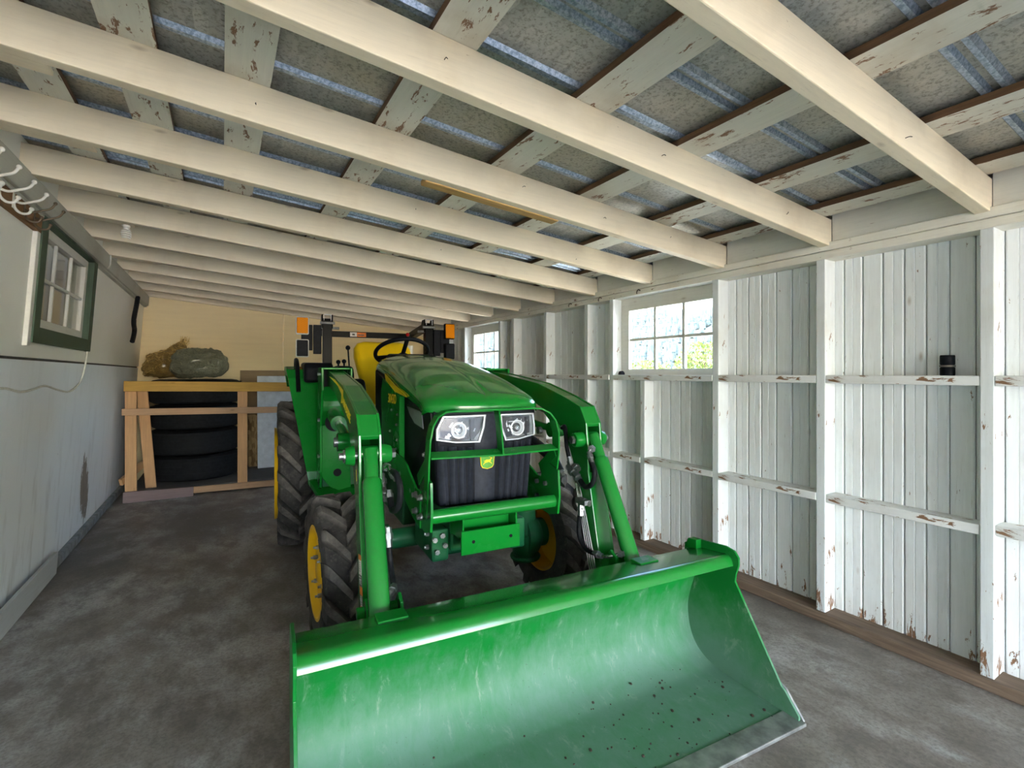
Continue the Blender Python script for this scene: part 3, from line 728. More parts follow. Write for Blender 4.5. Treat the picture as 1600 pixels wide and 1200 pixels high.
# ---- chassis / axle
ax = MB(); ax.cyl((-.44, .0, .455), (.44, .0, .455), .05, 20); ax.lathe([(-.13, .05), (-.10, .095), (.1, .095), (.13, .05)], (0, 0, .455), (1, 0, 0), 20)
for s in (-1, 1):
    ax.lathe([(.0, .062), (.02, .075), (.12, .075), (.13, .06), (.30, .06), (.315, .04)], (s*.445, 0, .25), (0, 0, 1), 20)
    ax.lathe([(s*.40, .12), (s*.43, .125), (s*.47, .115), (s*.50, .08), (s*.54, .08)], (s*.03, .02, .36), (1, 0, 0), 24)
    ax.lathe([(0, .085), (.012, .09), (.02, .085), (.02, .05)], (s*.445, 0, .232), (0, 0, 1), 20)
ax.cyl((-.36, 0, .50), (-.36, 0, .53), .022, 10)
B_(ax, 'front_axle', 'dark_green', smooth=40)
ch = MB(); ch.box(-.155, .155, -.42, .30, .50, .70); ch.box(-.135, .135, -.10, .10, .36, .52); ch.box(-.20, .20, .30, 1.15, .42, .78); ch.box(-.25, .25, 1.1, 1.95, .35, .85)
ch.box(-.235, -.155, -.40, -.10, .455, .60); ch.box(.155, .235, -.40, -.10, .455, .60)
B_(ch, 'chassis', 'dark_green', bevel=.012)
bb = MB()
for p in ((-.242, -.37, .58), (-.242, -.37, .52), (-.225, -.405, .56), (-.215, -.405, .505), (-.19, -.405, .575), (-.178, -.405, .53)):
    d = Vector((-1, 0, 0)) if p[1] > -.4 else Vector((0, -1, 0)); c = Vector(p)
    bb.tube([c, c+d*.014], .012, 6); bb.tube([c+d*.012, c+d*.02], .007, 8); bb.mark()
each(bb, 'frame_bolt', 'steel')
rear_ax = MB(); rear_ax.cyl((-.6, 1.62, .545), (.6, 1.62, .545), .08, 16); B_(rear_ax, 'rear_axle', 'dark_green')
eng = MB(); eng.box(-.2, .2, -.05, .6, .68, 1.13); eng.box(-.15, .15, -.10, -.02, .40, .70); B_(eng, 'engine', 'black_plastic', bevel=.02)
# ---- hood
def hood_c(y): # crown height
    P = [(-.56, 1.165), (-.48, 1.196), (-.30, 1.257), (-.186, 1.291), (.0, 1.332), (.189, 1.366), (.45, 1.398), (.80, 1.420)]
    for (a, za), (b, zb) in zip(P, P[1:]):
        if y <= b:
            t = max(0, (y-a)/(b-a)); return za+(zb-za)*t
    return P[-1][1]
def hood_e(y): # lower edge of the side
    P = [(-.56, 1.138), (-.42, 1.143), (-.17, 1.185), (.1, 1.228), (.4, 1.288), (.63, 1.315), (.8, 1.33)]
    for (a, za), (b, zb) in zip(P, P[1:]):
        if y <= b:
            t = max(0, (y-a)/(b-a)); return za+(zb-za)*t
    return P[-1][1]
hd = MB(); NS, NTt = 40, 36; vs = []
def hw(y): return .282 if y > -.36 else .282-.02*((-.36-y)/.16)**2
for i in range(NTt+1):
    t = i/NTt
    for k in range(NS+1):
        s = -1+2*k/NS
        yf = -.515+.10*abs(s)**3
        y = yf+(.78-yf)*(t**1.25)
        u = math.copysign(1-(1-abs(s))**1.15, s)
        w = hw(y)*(1-.10*max(0, y)/.78)
        zc, ze = hood_c(y), hood_e(y)
        front = max(0, 1-(y-yf)/.05)
        prof_ = (1-abs(u)**2.7)**(1/2.3) if abs(u) < 1 else 0
        crease = .006*math.exp(-(s/.03)**2)
        z = ze+(zc-ze)*prof_ - .014*front**2 - crease*(1 if y < .2 else 0)
        x = w*u
        vs.append((x, y, z))
hd.add(vs, [(i*(NS+1)+k, i*(NS+1)+k+1, (i+1)*(NS+1)+k+1, (i+1)*(NS+1)+k) for i in range(NTt) for k in range(NS)])
# front lip band
lip = []
for k in range(NS+1):
    p = vs[k]; lip += [p, (p[0], p[1]-.004, p[2]-.012), (p[0], p[1]-.002, 1.138)]
    s = -1+2*k/NS; lip.append((p[0]*.96, p[1]+.03, 1.136))
hd.add(lip, [(4*k+j, 4*k+j+1, 4*k+5+j, 4*k+4+j) for k in range(NS) for j in range(3)])
hood = B_(hd, 'hood', 'hood_green', smooth=50)
hood.modifiers.new('s', 'SOLIDIFY').thickness = -.008
vn = MB()
for j, (dx, L0) in enumerate(((-.012, .10), (0, .12), (.012, .10))):
    for i in range(6):
        y0 = -.20+i*L0/6-.03
        a = (dx*(1-.9*i/6), y0, hood_c(y0)+.002); b = (dx*(1-.9*(i+1)/6), y0+L0/6, hood_c(y0+L0/6)+.002)
        vn.bar(a, b, .004, .003)
B_(vn, 'vent_marks', 'black_plastic', hood)
# side stripes
for s in (-1, 1):
    mb = MB(); q = [(.42, 1.302), (.38, 1.262), (.10, 1.205), (-.165, 1.186), (-.15, 1.196), (.1, 1.240)]
    off = lambda y: .293-.028*max(0, y)/.78
    mb.add([(s*off(y), y, z) for y, z in q]+[(s*(off(y)-.004), y, z) for y, z in q], [tuple(range(6)), tuple(range(6, 12))]+[(i, (i+1) % 6, 6+(i+1) % 6, 6+i) for i in range(6)])
    B_(mb, 'side_stripe', 'decal_yellow', hood)
# ---- side panels and model number
for s in (-1, 1):
    mb = MB(); mb.prism([(-.015, .72), (-.02, 1.185), (.08, 1.203), (.46, 1.275), (.50, 1.20), (.48, .78), (.30, .72)], 'x', s*.262, s*.282)
    mb.prism([(-.035, .70), (-.04, 1.185), (-.02, 1.19), (-.012, .70)], 'x', s*.268, s*.296)
    sp_ = B_(mb, 'side_panel', 'green', bevel=.005)
    rv = MB()
    for (y, z) in ((.20, 1.10), (.06, 1.085), (.08, 1.03), (.07, .95), (.09, .90), (.08, .87), (.24, .98)):
        rv.sphere((s*.284, y, z), .007, 8, 6); rv.mark()
    each(rv, 'rivet', 'steel', sp_)
    rot = Matrix(((0, 0, -1), (-1, 0, 0), (0, 1, 0))) if s < 0 else Matrix(((0, 0, 1), (1, 0, 0), (0, 1, 0)))
    text_mesh('3043D', 'model_number', M['decal_yellow'], sp_, Vector((s*.2835, .195, 1.160)), rot, .074, .0008, .15)
    mb = MB(); mb.prism([(.50, .75), (.50, 1.27), (.80, 1.33), (.80, .70)], 'x', s*.20, s*.262); B_(mb, 'rear_side_cover', 'black_plastic', bevel=.01)
# ---- nose / grille
gr = MB()
gr.hexa([(-.222, -.455, .715), (.222, -.455, .715), (.262, .0, .715), (-.262, .0, .715), (-.252, -.470, 1.142), (.252, -.470, 1.142), (.268, .0, 1.19), (-.268, .0, 1.19)])
grille = B_(gr, 'grille', 'grille_black', bevel=.015)
def gx(x, z): # squeeze x with the taper of the nose
    return x*(.222+.03*(z-.715)/.427)/.252
rib = MB()
def slat(xc, w, z0, z1):
    vs = []
    for z in (z0, z1):
        for a in (-1, -.6, 0, .6, 1):
            yy = -.453-.015*(z-.715)/.427-.014*(1-a*a)
            vs.append((gx(xc+a*w/2, z), yy, z))
    rib.add(vs, [(i, i+1, 6+i, 5+i) for i in range(4)]+[(4, 3, 2, 1, 0), (5, 6, 7, 8, 9)])
for xc, w, z1 in ((-.218, .045, .985), (-.168, .044, .98), (-.122, .038, .975), (-.083, .030, .97), (.086, .032, .985), (.124, .034, .985), (.163, .034, .985), (.200, .030, .985), (.232, .026, .99)):
    slat(xc, w, .722, z1)
slat(-.005, .120, .722, 1.12)
B_(rib, 'grille_slats', 'slat_black', grille, smooth=40)
scr = MB(); scr.box(-.03, .10, -.4735, -.470, .97, 1.11)
# emblem: shield with leaping deer
em = MB()
def yfront(z): return -.455-.015*(z-.715)/.427-.0135
def plate_poly(mb, pts, y0, y1, mi=0): mb.prism(pts, 'y', y0, y1, mi)
ez = .905
sh = [(-.036, .03), (-.026, .037), (.026, .037), (.036, .03), (.032, -.018), (.024, -.03), (0, -.036), (-.024, -.03), (-.032, -.018)]
yy = yfront(.9)
plate_poly(em, [(x*1.0, ez+z) for x, z in sh], yy-.004, yy+.004); emb = B_(em, 'emblem', 'decal_yellow', grille, bevel=.001)
em = MB(); plate_poly(em, [(x*.90, ez+z*.90) for x, z in sh], yy-.0052, yy); B_(em, 'emblem_field', 'emblem_green', emb) if False else B_(em, 'emblem_field', 'emblem_green', grille)
deer = MB()
for poly in ([(-.016, .004), (-.006, .010), (.008, .009), (.015, .012), (.019, .008), (.016, -.002), (.004, -.004), (-.010, -.006), (-.018, -.004)],
             [(.015, .010), (.020, .020), (.026, .017), (.027, .014), (.021, .013), (.019, .007)],
             [(-.014, -.003), (-.022, -.008), (-.027, -.016), (-.024, -.016), (-.019, -.010), (-.010, -.006)],
             [(.012, -.001), (.020, -.006), (.026, -.013), (.024, -.014), (.018, -.009), (.008, -.004)],
             [(.019, .019), (.012, .024), (.006, .022), (.012, .0225), (.018, .017)],
             [(-.018, .003), (-.022, .006), (-.020, .001)]):
    plate_poly(deer, [(x*.86, ez+z*.88-.001) for x, z in poly], yy-.0064, yy-.003)
B_(deer, 'emblem_deer', 'decal_yellow', grille)
# headlights
def headlight(poly, label):
    z = lambda q: (gx(q[0], q[1]), q[1])
    P = [z(q) for q in poly]; cx = sum(p[0] for p in P)/len(P); cz = sum(p[1] for p in P)/len(P)
    y0 = -.478
    inner = [(cx+(p[0]-cx)*.90, cz+(p[1]-cz)*.86) for p in P]
    n = len(P)
    be = MB()
    vs = [(p[0], y0+.012, p[1]) for p in P]+[(p[0], y0-.008, p[1]) for p in P]+[(q[0], y0-.008, q[1]) for q in inner]+[(q[0], y0+.012, q[1]) for q in inner]
    be.add(vs, [(r*n+i, r*n+(i+1) % n, ((r+1) % 4)*n+(i+1) % n, ((r+1) % 4)*n+i) for r in range(4) for i in range(n)])
    hl = B_(be, 'headlight', 'bezel', bevel=.002)
    bowl = MB()
    deep = [(cx+(p[0]-cx)*.72, cz+(p[1]-cz)*.70) for p in P]
    vs = [(q[0], y0+.001, q[1]) for q in inner]+[(q[0], y0+.018, q[1]) for q in deep]+[(cx, y0+.024, cz)]
    bowl.add(vs, [(i, (i+1) % n, n+(i+1) % n, n+i) for i in range(n)]+[(n+i, n+(i+1) % n, 2*n) for i in range(n)])
    # facets and reflector cup
    xs = [p[0] for p in inner]; x0, x1 = min(xs), max(xs)
    main = (x0*.55+x1*.45) if cx < 0 else (x0*.5+x1*.5)
    bowl.lathe([(-.004, .033), (.004, .028), (.012, .018), (.016, .009), (.018, .009), (.014, .020), (.006, .031), (-.004, .036)], (main, y0+.002, cz), (0, 1, 0), 24, closed=True)
    for k in range(14):
        a = random.uniform(0, 6.28); px_ = random.uniform(x0*.8+x1*.2, x1*.85+x0*.15); pz = cz+random.uniform(-.032, .032)
        bowl.obox((px_, y0+.014, pz), (random.uniform(.01, .03), .006, random.uniform(.008, .02)), Matrix.Rotation(a, 3, 'Y') @ Matrix.Rotation(random.uniform(-.6, .6), 3, 'X'))
    B_(bowl, 'reflector', 'reflector', hl)
    B_(MB().lathe([(-.004, .010), (-.010, .006), (.01, .012)], (main, y0+.004, cz), (0, 1, 0), 16), 'bulb', 'chrome', hl)
    dv = MB(); xd = x1-(x1-x0)*.30 if cx < 0 else x1-(x1-x0)*.22
    dv.box(xd-.003, xd+.003, y0-.004, y0+.016, cz-.046, cz+.046); B_(dv, 'divider', 'grille_black', hl)
    ln = MB(); ln.prism(inner, 'y', y0-.006, y0-.003); B_(ln, 'lens', 'lens_glass', hl)
headlight([(-.252, 1.012), (-.248, 1.06), (-.215, 1.117), (-.008, 1.117), (-.016, 1.06), (-.040, .992), (-.16, .996)], '')
headlight([(.252, 1.012), (.248, 1.06), (.236, 1.117), (.060, 1.117), (.066, 1.05), (.090, .992), (.16, .994)], '')
for s in (-1, 1):
    def nx(y, z): return s*((.222+(.03*(z-.715)/.427))+(.043-.025*(z-.715)/.427)*(y+.465)/.465+.004)
    q = [(-.085, 1.148), (-.30, 1.138), (-.452, 1.128), (-.455, 1.02), (-.40, 1.005), (-.30, 1.025), (-.21, 1.055), (-.14, 1.10)]
    mb = MB(); n = len(q)
    mb.add([(nx(y, z)+s*.002, y, z) for y, z in q]+[(nx(y, z)-s*.02, y, z) for y, z in q], [tuple(range(n)), tuple(range(n, 2*n))]+[(i, (i+1) % n, n+(i+1) % n, n+i) for i in range(n)])
    sl = B_(mb, 'side_lens', 'black_paint', grille)
    q2 = [(-.10, 1.140), (-.30, 1.128), (-.335, 1.12), (-.345, 1.05), (-.22, 1.065), (-.15, 1.10)]; n = len(q2)
    mb = MB(); mb.add([(nx(y, z)+s*.004, y, z) for y, z in q2]+[(nx(y, z), y, z) for y, z in q2], [tuple(range(n)), tuple(range(n, 2*n))]+[(i, (i+1) % n, n+(i+1) % n, n+i) for i in range(n)])
    B_(mb, 'side_reflector', 'grey_lens', grille)
    mb = MB(); c = Vector((nx(-.36, .93), -.36, .935)); mb.tube([c, c+Vector((s*.012, 0, 0))], .014, 6); mb.tube([c+Vector((s*.01, 0, 0)), c+Vector((s*.02, 0, 0))], .008, 8); B_(mb, 'panel_bolt', 'worn_steel', grille)
# ---- front guard
gd = MB()
hoop = []
W0, W1 = .297, .264
path = [(-.297, -.555, .70), (-.300, -.585, .85), (-.302, -.60, .95), (-.298, -.605, 1.03), (-.285, -.60, 1.085), (-.262, -.590, 1.118), (-.228, -.58, 1.136), (-.18, -.575, 1.140)]
path = path+[(-x, y, z) for x, y, z in path[::-1]]
th = []
for i, p in enumerate(path):
    a = Vector(path[max(i-1, 0)]); b = Vector(path[min(i+1, len(path)-1)]); d = (b-a).normalized(); nrm = Vector((0, 1, 0)).cross(d).normalized()*-.008; th.append(nrm)
gd.strip(path, (0, 0, 0), (0, .058, 0), th)
mid = [(-.298, -.60, .952), (-.16, -.607, .950), (.012, -.618, .948), (.16, -.608, .949), (.298, -.60, .950)]
gd.strip(mid, (0, 0, 0), (0, .060, .016), [(0, 0, .008)]*5)
gd.strip([(.012, -.618, .950), (.012, -.60, 1.05), (.012, -.575, 1.138)], (0, 0, 0), (0, .055, 0), [(.008, 0, 0)]*3)
guard = B_(gd, 'front_guard', 'green', bevel=.002)
mb = MB(); mb.cyl((-.298, -.565, .712), (.298, -.565, .712), .030, 24)
for s in (-1, 1): mb.prism([(-.60, .66), (-.615, .74), (-.605, .86), (-.53, .88), (-.46, .87), (-.44, .72), (-.46, .645), (-.53, .640)], 'x', s*.294, s*.304)
B_(mb, 'bumper_tube', 'gloss_green', guard, smooth=40)
for s in (-1, 1):
    mb = MB()
    mb.prism([(.32, .895), (.06, .90), (-.14, .893), (-.235, .872), (-.30, .84), (-.40, .80), (-.47, .80), (-.47, .64), (-.36, .655), (-.22, .70), (-.12, .76), (-.02, .785), (.32, .79)], 'x', s*.300, s*.310)
    mb.bar((s*.303, -.43, .84), (s*.303, -.57, .94), .010, .05)
    pl = B_(mb, 'frame_plate', 'green', bevel=.002)
    bt = MB()
    for (y, z) in ((-.42, .775), (-.42, .705), (-.50, .78), (-.50, .70)):
        c = Vector((s*.310, y, z)); bt.tube([c, c+Vector((s*.008, 0, 0))], .015, 12); bt.tube([c+Vector((s*.008, 0, 0)), c+Vector((s*.020, 0, 0))], .012, 6)
        c = Vector((s*.294, y, z)); bt.tube([c, c-Vector((s*.012, 0, 0))], .012, 6); bt.mark()
    each(bt, 'plate_bolt', 'steel', pl)
wp_ = MB(); wp_.prism([(-.162, .536), (.113, .536), (.113, .636), (-.162, .636)], 'y', -.580, -.570)
B_(wp_, 'weight_plate', 'green', guard, bevel=.002)
ho = MB()
for x in (-.108, .068): ho.cyl((x, -.5803, .588), (x, -.582, .588), .0075, 12); ho.mark()
each(ho, 'plate_hole', 'black_plastic', guard)
gs = MB()
for x in (-.150, .100): gs.prism([(-.572, .62), (-.572, .69), (-.55, .70), (-.41, .66), (-.41, .58), (-.55, .60)], 'x', x-.004, x+.004); gs.mark()
gs.box(-.145, .10, -.50, -.40, .58, .66); each(gs, 'plate_bracket', 'green', guard, bevel=.002)
# ---- loader: booms, mast, cylinders
TOP = [(.66, 1.325), (.27, 1.285), (-.07, 1.247), (-.34, 1.186), (-.50, 1.140), (-.553, 1.06), (-.565, .96), (-.57, .83), (-.66, .45), (-.78, .16)]
BOT = [(-.70, .12), (-.585, .35), (-.475, .80), (-.40, .93), (-.33, 1.015), (-.24, 1.075), (-.03, 1.135), (.27, 1.195), (.64, 1.23)]
for s in (-1, 1):
    bo = MB(); poly = TOP+BOT
    bo.prism(poly, 'x', s*.485, s*.497); bo.prism(poly, 'x', s*.563, s*.575)
    # wrapper plates between the two sides (slightly proud)
    for i in range(len(TOP)-1):
        a, b = TOP[i], TOP[i+1]
        if i in (5, 6): continue
        bo.hexa([(s*.49, a[0], a[1]-.004), (s*.57, a[0], a[1]-.004), (s*.57, b[0], b[1]-.004), (s*.49, b[0], b[1]-.004), (s*.49, a[0]+.012, a[1]-.02), (s*.57, a[0]+.012, a[1]-.02), (s*.57, b[0]+.012, b[1]-.02), (s*.49, b[0]+.012, b[1]-.02)])
    for i in range(len(BOT)-1):
        a, b = BOT[i], BOT[i+1]
        bo.hexa([(s*.49, a[0]-.004, a[1]+.004), (s*.57, a[0]-.004, a[1]+.004), (s*.57, b[0]-.004, b[1]+.004), (s*.49, b[0]-.004, b[1]+.004), (s*.49, a[0]-.012, a[1]+.014), (s*.57, a[0]-.012, a[1]+.014), (s*.57, b[0]-.012, b[1]+.014), (s*.49, b[0]-.012, b[1]+.014)])
    boom = B_(bo, 'loader_boom', 'gloss_green', bevel=.003)
    # decals on the outer side
    de = MB(); x = s*.5755
    de.prism([(.52, 1.284), (.25, 1.270), (.02, 1.240), (-.10, 1.222), (-.095, 1.190), (.10, 1.238)], 'x', x, x+s*.001)
    B_(de, 'boom_stripe', 'decal_yellow', boom)
    rot = Matrix(((0, 0, -1), (-1, 0, 0), (0, 1, 0))) if s < 0 else Matrix(((0, 0, 1), (1, 0, 0), (0, 1, 0)))
    tilt = Matrix.Rotation(math.radians(14)*s*-1, 3, 'X')
    text_mesh('JOHN DEERE', 'boom_lettering', M['decal_yellow'], boom, Vector((s*.5757, -.19, 1.145)), Matrix.Rotation(math.radians(15), 3, 'X') @ rot, .056, .0006)
    lb = MB()
    rotl = Matrix.Rotation(math.radians(-13.5), 3, 'X')
    def lab(c, h, w, mi): lb.obox((s*.576, c[0], c[1]), (.0012, w, h), rotl, mi)
    P0 = Vector((-.592, .615)); P1 = Vector((-.645, .435))
    for (t0, t1, mi) in ((0, .10, 1), (.10, .38, 0), (.38, .40, 2), (.40, .58, 3), (.58, .60, 2), (.60, .76, 1), (.76, .97, 3), (.97, 1.0, 1)):
        c = P0.lerp(P1, (t0+t1)/2); lab(c, (t1-t0)*.188, .058, mi)
    rr = random.Random(2)
    for t in (.43, .46, .49, .52, .55, .79, .82, .85, .88, .91, .94): 
        c = P0.lerp(P1, t); lb.obox((s*.5764, c[0]+rr.uniform(-.006, .006), c[1]), (.0012, rr.uniform(.028, .046), .0022), rotl, 0)
    for t in (.15, .19, .23, .27, .31): 
        c = P0.lerp(P1, t); lb.obox((s*.5764, c[0], c[1]), (.0012, rr.uniform(.025, .042), .0016), rotl, 3)
    if s < 0: B_(lb, 'warning_label', ['white_label', 'orange_label', 'label_grey', 'label_grey'], boom, label='orange white and black warning label')
    oj = MB(); oj.lathe([(0, .02), (.002, .018)], (s*.5752, -.535, .895), (s, 0, 0), 4)
    yl = MB(); yl.obox((s*.5755, -.515, .905), (.001, .030, .075), Matrix.Rotation(math.radians(-14), 3, 'X'), 1); yl.obox((s*.5758, -.515, .90), (.001, .014, .045), Matrix.Rotation(math.radians(-14), 3, 'X'), 0)
    B_(yl, 'pinch_label', ['decal_yellow', 'label_grey'], boom)
    # pivot bosses
    pv = MB()
    for xx in (.475, .585): 
        sg = 1 if xx > .53 else -1
        pv.lathe([(0, .040), (sg*.004, .040), (sg*.03, .034), (sg*.034, .030)], (s*xx, -.512, .978), (s, 0, 0), 20) if sg > 0 else pv.lathe([(.01, .040), (-.004, .040), (-.03, .034), (-.034, .030)], (s*xx, -.512, .978), (s, 0, 0), 20)
        pv.mark()
    each(pv, 'pivot_boss', 'green', boom, smooth=40)
    pn = MB(); pn.tube([(s*.43, -.512, .978), (s*.64, -.512, .978)], .014, 12); pn.tube([(s*.425, -.512, .978), (s*.44, -.512, .978)], .020, 6); pn.tube([(s*.60, -.512, .978), (s*.625, -.512, .978)], .025, 12); pn.mark()
    pn.tube([(s*.59, -.14, .985), (s*.62, -.14, .985)], .022, 12); pn.mark(); pn.tube([(s*.47, -.14, .985), (s*.45, -.14, .985)], .020, 12)
    each(pn, 'pivot_pin', 'steel', boom, smooth=40)
    # tilt cylinder
    A = Vector((s*.530, -.560, .985)); Bp = Vector((s*.545, -.835, .455)); d = (Bp-A).normalized()
    tc = MB(); tc.tube([A-d*.02, A+d*.10], .027, 20); tc.tube([A+d*.095, A+d*.105, A+d*.12], [.029, .036, .036], 20); tc.tube([A+d*.12, A+d*.60], .0365, 24); tc.tube([A+d*.60, A+d*.625], .031, 20)
    tc.tube([A+Vector((-.045, .04, 0)), A+Vector((.045, .04, 0))], .032, 16)
    tcy = B_(tc, 'tilt_cylinder', 'gloss_green', smooth=40)
    rd = MB(); rd.tube([A+d*.60, A+d*.66], .017, 16); B_(rd, 'piston_rod', 'chrome', tcy, smooth=40)
    # lift cylinder
    A = Vector((s*.556, -.14, .985)); Bp = Vector((s*.530, .85, 1.06)); d = (Bp-A).normalized()
    lc = MB(); lc.tube([A+Vector((s*-.03, 0, 0)), A+Vector((s*.05, 0, 0))], .042, 20); lc.tube([A, A+d*.50], .021, 16); lc.tube([A+d*.48, A+d*.50], .03, 16); lc.tube([A+d*.50, A+d*1.0], .042, 20)
    B_(lc, 'lift_cylinder', 'gloss_green', smooth=40)
    # mast
    ms = MB()
    ms.prism([(.56, 1.335), (.80, 1.335), (1.0, .60), (.84, .55), (.70, .60), (.665, .70), (.665, .98), (.56, 1.20)], 'x', s*.602, s*.616)
    ms.prism([(.56, 1.335), (.80, 1.335), (1.0, .60), (.84, .55), (.70, .60), (.665, .70), (.665, .98), (.56, 1.20)], 'x', s*.440, s*.452)
    ms.box(min(s*.44, s*.616), max(s*.44, s*.616), .60, .78, 1.325, 1.337)
    # curved web, lower face plate
    vs = []
    for k in range(9):
        t = k/8; y_ = .72-.035*math.sin(PI*t)
        for xx in (.445, .61): vs.append((s*xx, y_, 1.22-.24*t))
    ms.add(vs+[(x, y_+.012, z) for x, y_, z in vs], [(2*k, 2*k+1, 2*k+3, 2*k+2) for k in range(8)]+[(18+2*k, 18+2*k+2, 18+2*k+3, 18+2*k+1) for k in range(8)]+[(0, 1, 19, 18), (16, 17, 35, 34)])
    lp = [(.445, .985), (.612, .985), (.612, .72), (.600, .66), (.56, .605), (.50, .575), (.435, .57)]
    ms.add([(s*x, .668, z) for x, z in lp]+[(s*x, .680, z) for x, z in lp], [tuple(range(7)), tuple(range(7, 14))]+[(i, (i+1) % 7, 7+(i+1) % 7, 7+i) for i in range(7)])
    mast = B_(ms, 'loader_mast', 'green', bevel=.003)
    hl_ = MB(); hl_.lathe([(0, .024), (.001, .024)], (s*.515, .6672, .69), (0, -1, 0), 20); hl_.mark(); hl_.lathe([(0, .055), (.001, .055)], (s*.532, .6672, 1.0), (0, -1, 0), 20); hl_.mark(); hl_.box(min(s*.458, s*.598), max(s*.458, s*.598), .74, .745, .98, 1.32)
    each(hl_, 'mast_opening', 'black_plastic', mast)
    mbt = MB()
    for z in (1.30, 1.02, .80): mbt.tube([(s*.616, .66, z), (s*.630, .66, z)], .012, 6); mbt.mark()
    each(mbt, 'mast_bolt', 'steel', mast)
    sbm = MB(); sbm.box(min(s*.25, s*.60), max(s*.25, s*.60), .70, .84, .60, .76); B_(sbm, 'mast_mount', 'dark_green', bevel=.006)
# hoses, tubes and fittings
hs = MB()
hs.tube([(-.445, -.30, 1.05), (-.452, -.37, 1.0), (-.462, -.41, .95), (-.465, -.44, .89), (-.468, -.48, .84)], .011, 10, smooth=5); hs.mark()
hs.tube([(-.462, -.60, .925), (-.455, -.68, .92), (-.450, -.715, .87), (-.455, -.70, .81), (-.465, -.655, .785), (-.468, -.625, .825)], .0125, 10, smooth=6); hs.mark()
hs.tube([(-.470, -.615, .64), (-.468, -.63, .58), (-.468, -.66, .54), (-.470, -.70, .515)], .011, 10, smooth=5); hs.mark()
each(hs, 'hydraulic_hose', 'hose', smooth=60)
ht = MB(); ht.tube([(-.478, -.46, 1.03), (-.479, -.50, .90), (-.479, -.60, .50), (-.478, -.66, .36)], .0055, 8); ht.mark(); ht.tube([(-.470, -.46, .90), (-.470, -.57, .50), (-.470, -.62, .36)], .0055, 8); ht.mark()
ht.tube([(-.475, -.565, .93), (-.470, -.60, .94), (-.462, -.63, .925)], .008, 8, smooth=3)
each(ht, 'steel_line', 'chrome', smooth=60)
ft = MB()
def fit(a, b, r=.013): ft.tube([a, b], r, 6); m = Vector(a).lerp(Vector(b), .5); ft.tube([Vector(a).lerp(Vector(b), .3), Vector(a).lerp(Vector(b), .6)], r*1.35, 6); ft.mark()
fit((-.466, -.455, .885), (-.467, -.49, .825)); fit((-.470, -.49, .83), (-.470, -.54, .80), .015); fit((-.478, -.55, .93), (-.462, -.575, .935)); fit((-.462, -.61, .925), (-.455, -.67, .905), .0125)
fit((-.466, -.54, .80), (-.468, -.60, .83), .0125); fit((-.469, -.605, .85), (-.470, -.625, .81), .012); fit((-.470, -.56, .68), (-.470, -.60, .69), .014); fit((-.470, -.60, .705), (-.470, -.62, .635), .0125); fit((-.470, -.70, .52), (-.490, -.74, .51), .0125); fit((-.49, -.74, .515), (-.52, -.755, .50), .013)
each(ft, 'hydraulic_fitting', 'steel')
hs = MB()
hs.tube([(.47, -.36, 1.02), (.465, -.395, 1.03), (.455, -.42, .99), (.455, -.43, .93), (.455, -.455, .87)], .0105, 10, smooth=5); hs.mark()
hs.tube([(.475, -.60, .925), (.463, -.625, .89), (.458, -.66, .85), (.455, -.645, .79), (.455, -.59, .765), (.458, -.545, .785)], .0125, 10, smooth=6); hs.mark()
hs.tube([(.456, -.56, .66), (.452, -.545, .60), (.45, -.55, .52), (.452, -.60, .475), (.455, -.68, .475)], .011, 10, smooth=6); hs.mark()
hs.tube([(.30, .10, .99), (.33, -.08, .975), (.38, -.22, .945), (.42, -.35, .87), (.43, -.41, .81)], .020, 10, smooth=5); hs.mark()
hs.tube([(.30, .14, .97), (.34, -.06, .95), (.40, -.22, .90), (.435, -.36, .83)], .014, 10, smooth=5); hs.mark()
each(hs, 'hydraulic_hose', 'hose', smooth=60)
ht = MB()
for k in range(4):
    o_ = .012*k; ht.tube([(.470, -.47-o_*1.2, .83-.02*k), (.470, -.53-o_*1.3, .62), (.470, -.60-o_*1.5, .40), (.470, -.66-o_*1.5, .26)], .0052, 8); ht.mark()
ht.tube([(.50, -.60, .945), (.475, -.61, .945), (.468, -.60, .925)], .008, 8, smooth=3); ht.mark(); ht.tube([(.455, -.71, .48), (.465, -.76, .49), (.50, -.80, .51)], .008, 8, smooth=3)
each(ht, 'steel_line', 'chrome', smooth=60)
ft = MB()
for a, b, r in (((.455, -.45, .885), (.456, -.475, .825), .013), ((.43, -.40, .82), (.435, -.425, .785), .014), ((.45, -.45, .84), (.455, -.53, .80), .018), ((.458, -.49, .85), (.46, -.53, .835), .014), ((.458, -.50, .81), (.458, -.555, .765), .015), ((.47, -.60, .93), (.462, -.635, .885), .012), ((.49, -.60, .945), (.47, -.615, .945), .014), ((.45, -.53, .69), (.475, -.60, .685), .016), ((.456, -.55, .68), (.454, -.555, .62), .0135), ((.455, -.66, .475), (.456, -.72, .48), .013), ((.49, -.79, .505), (.51, -.81, .512), .012)): fit(a, b, r)
ft.box(.445, .48, -.60, -.52, .678, .70)
each(ft, 'hydraulic_fitting', 'steel')
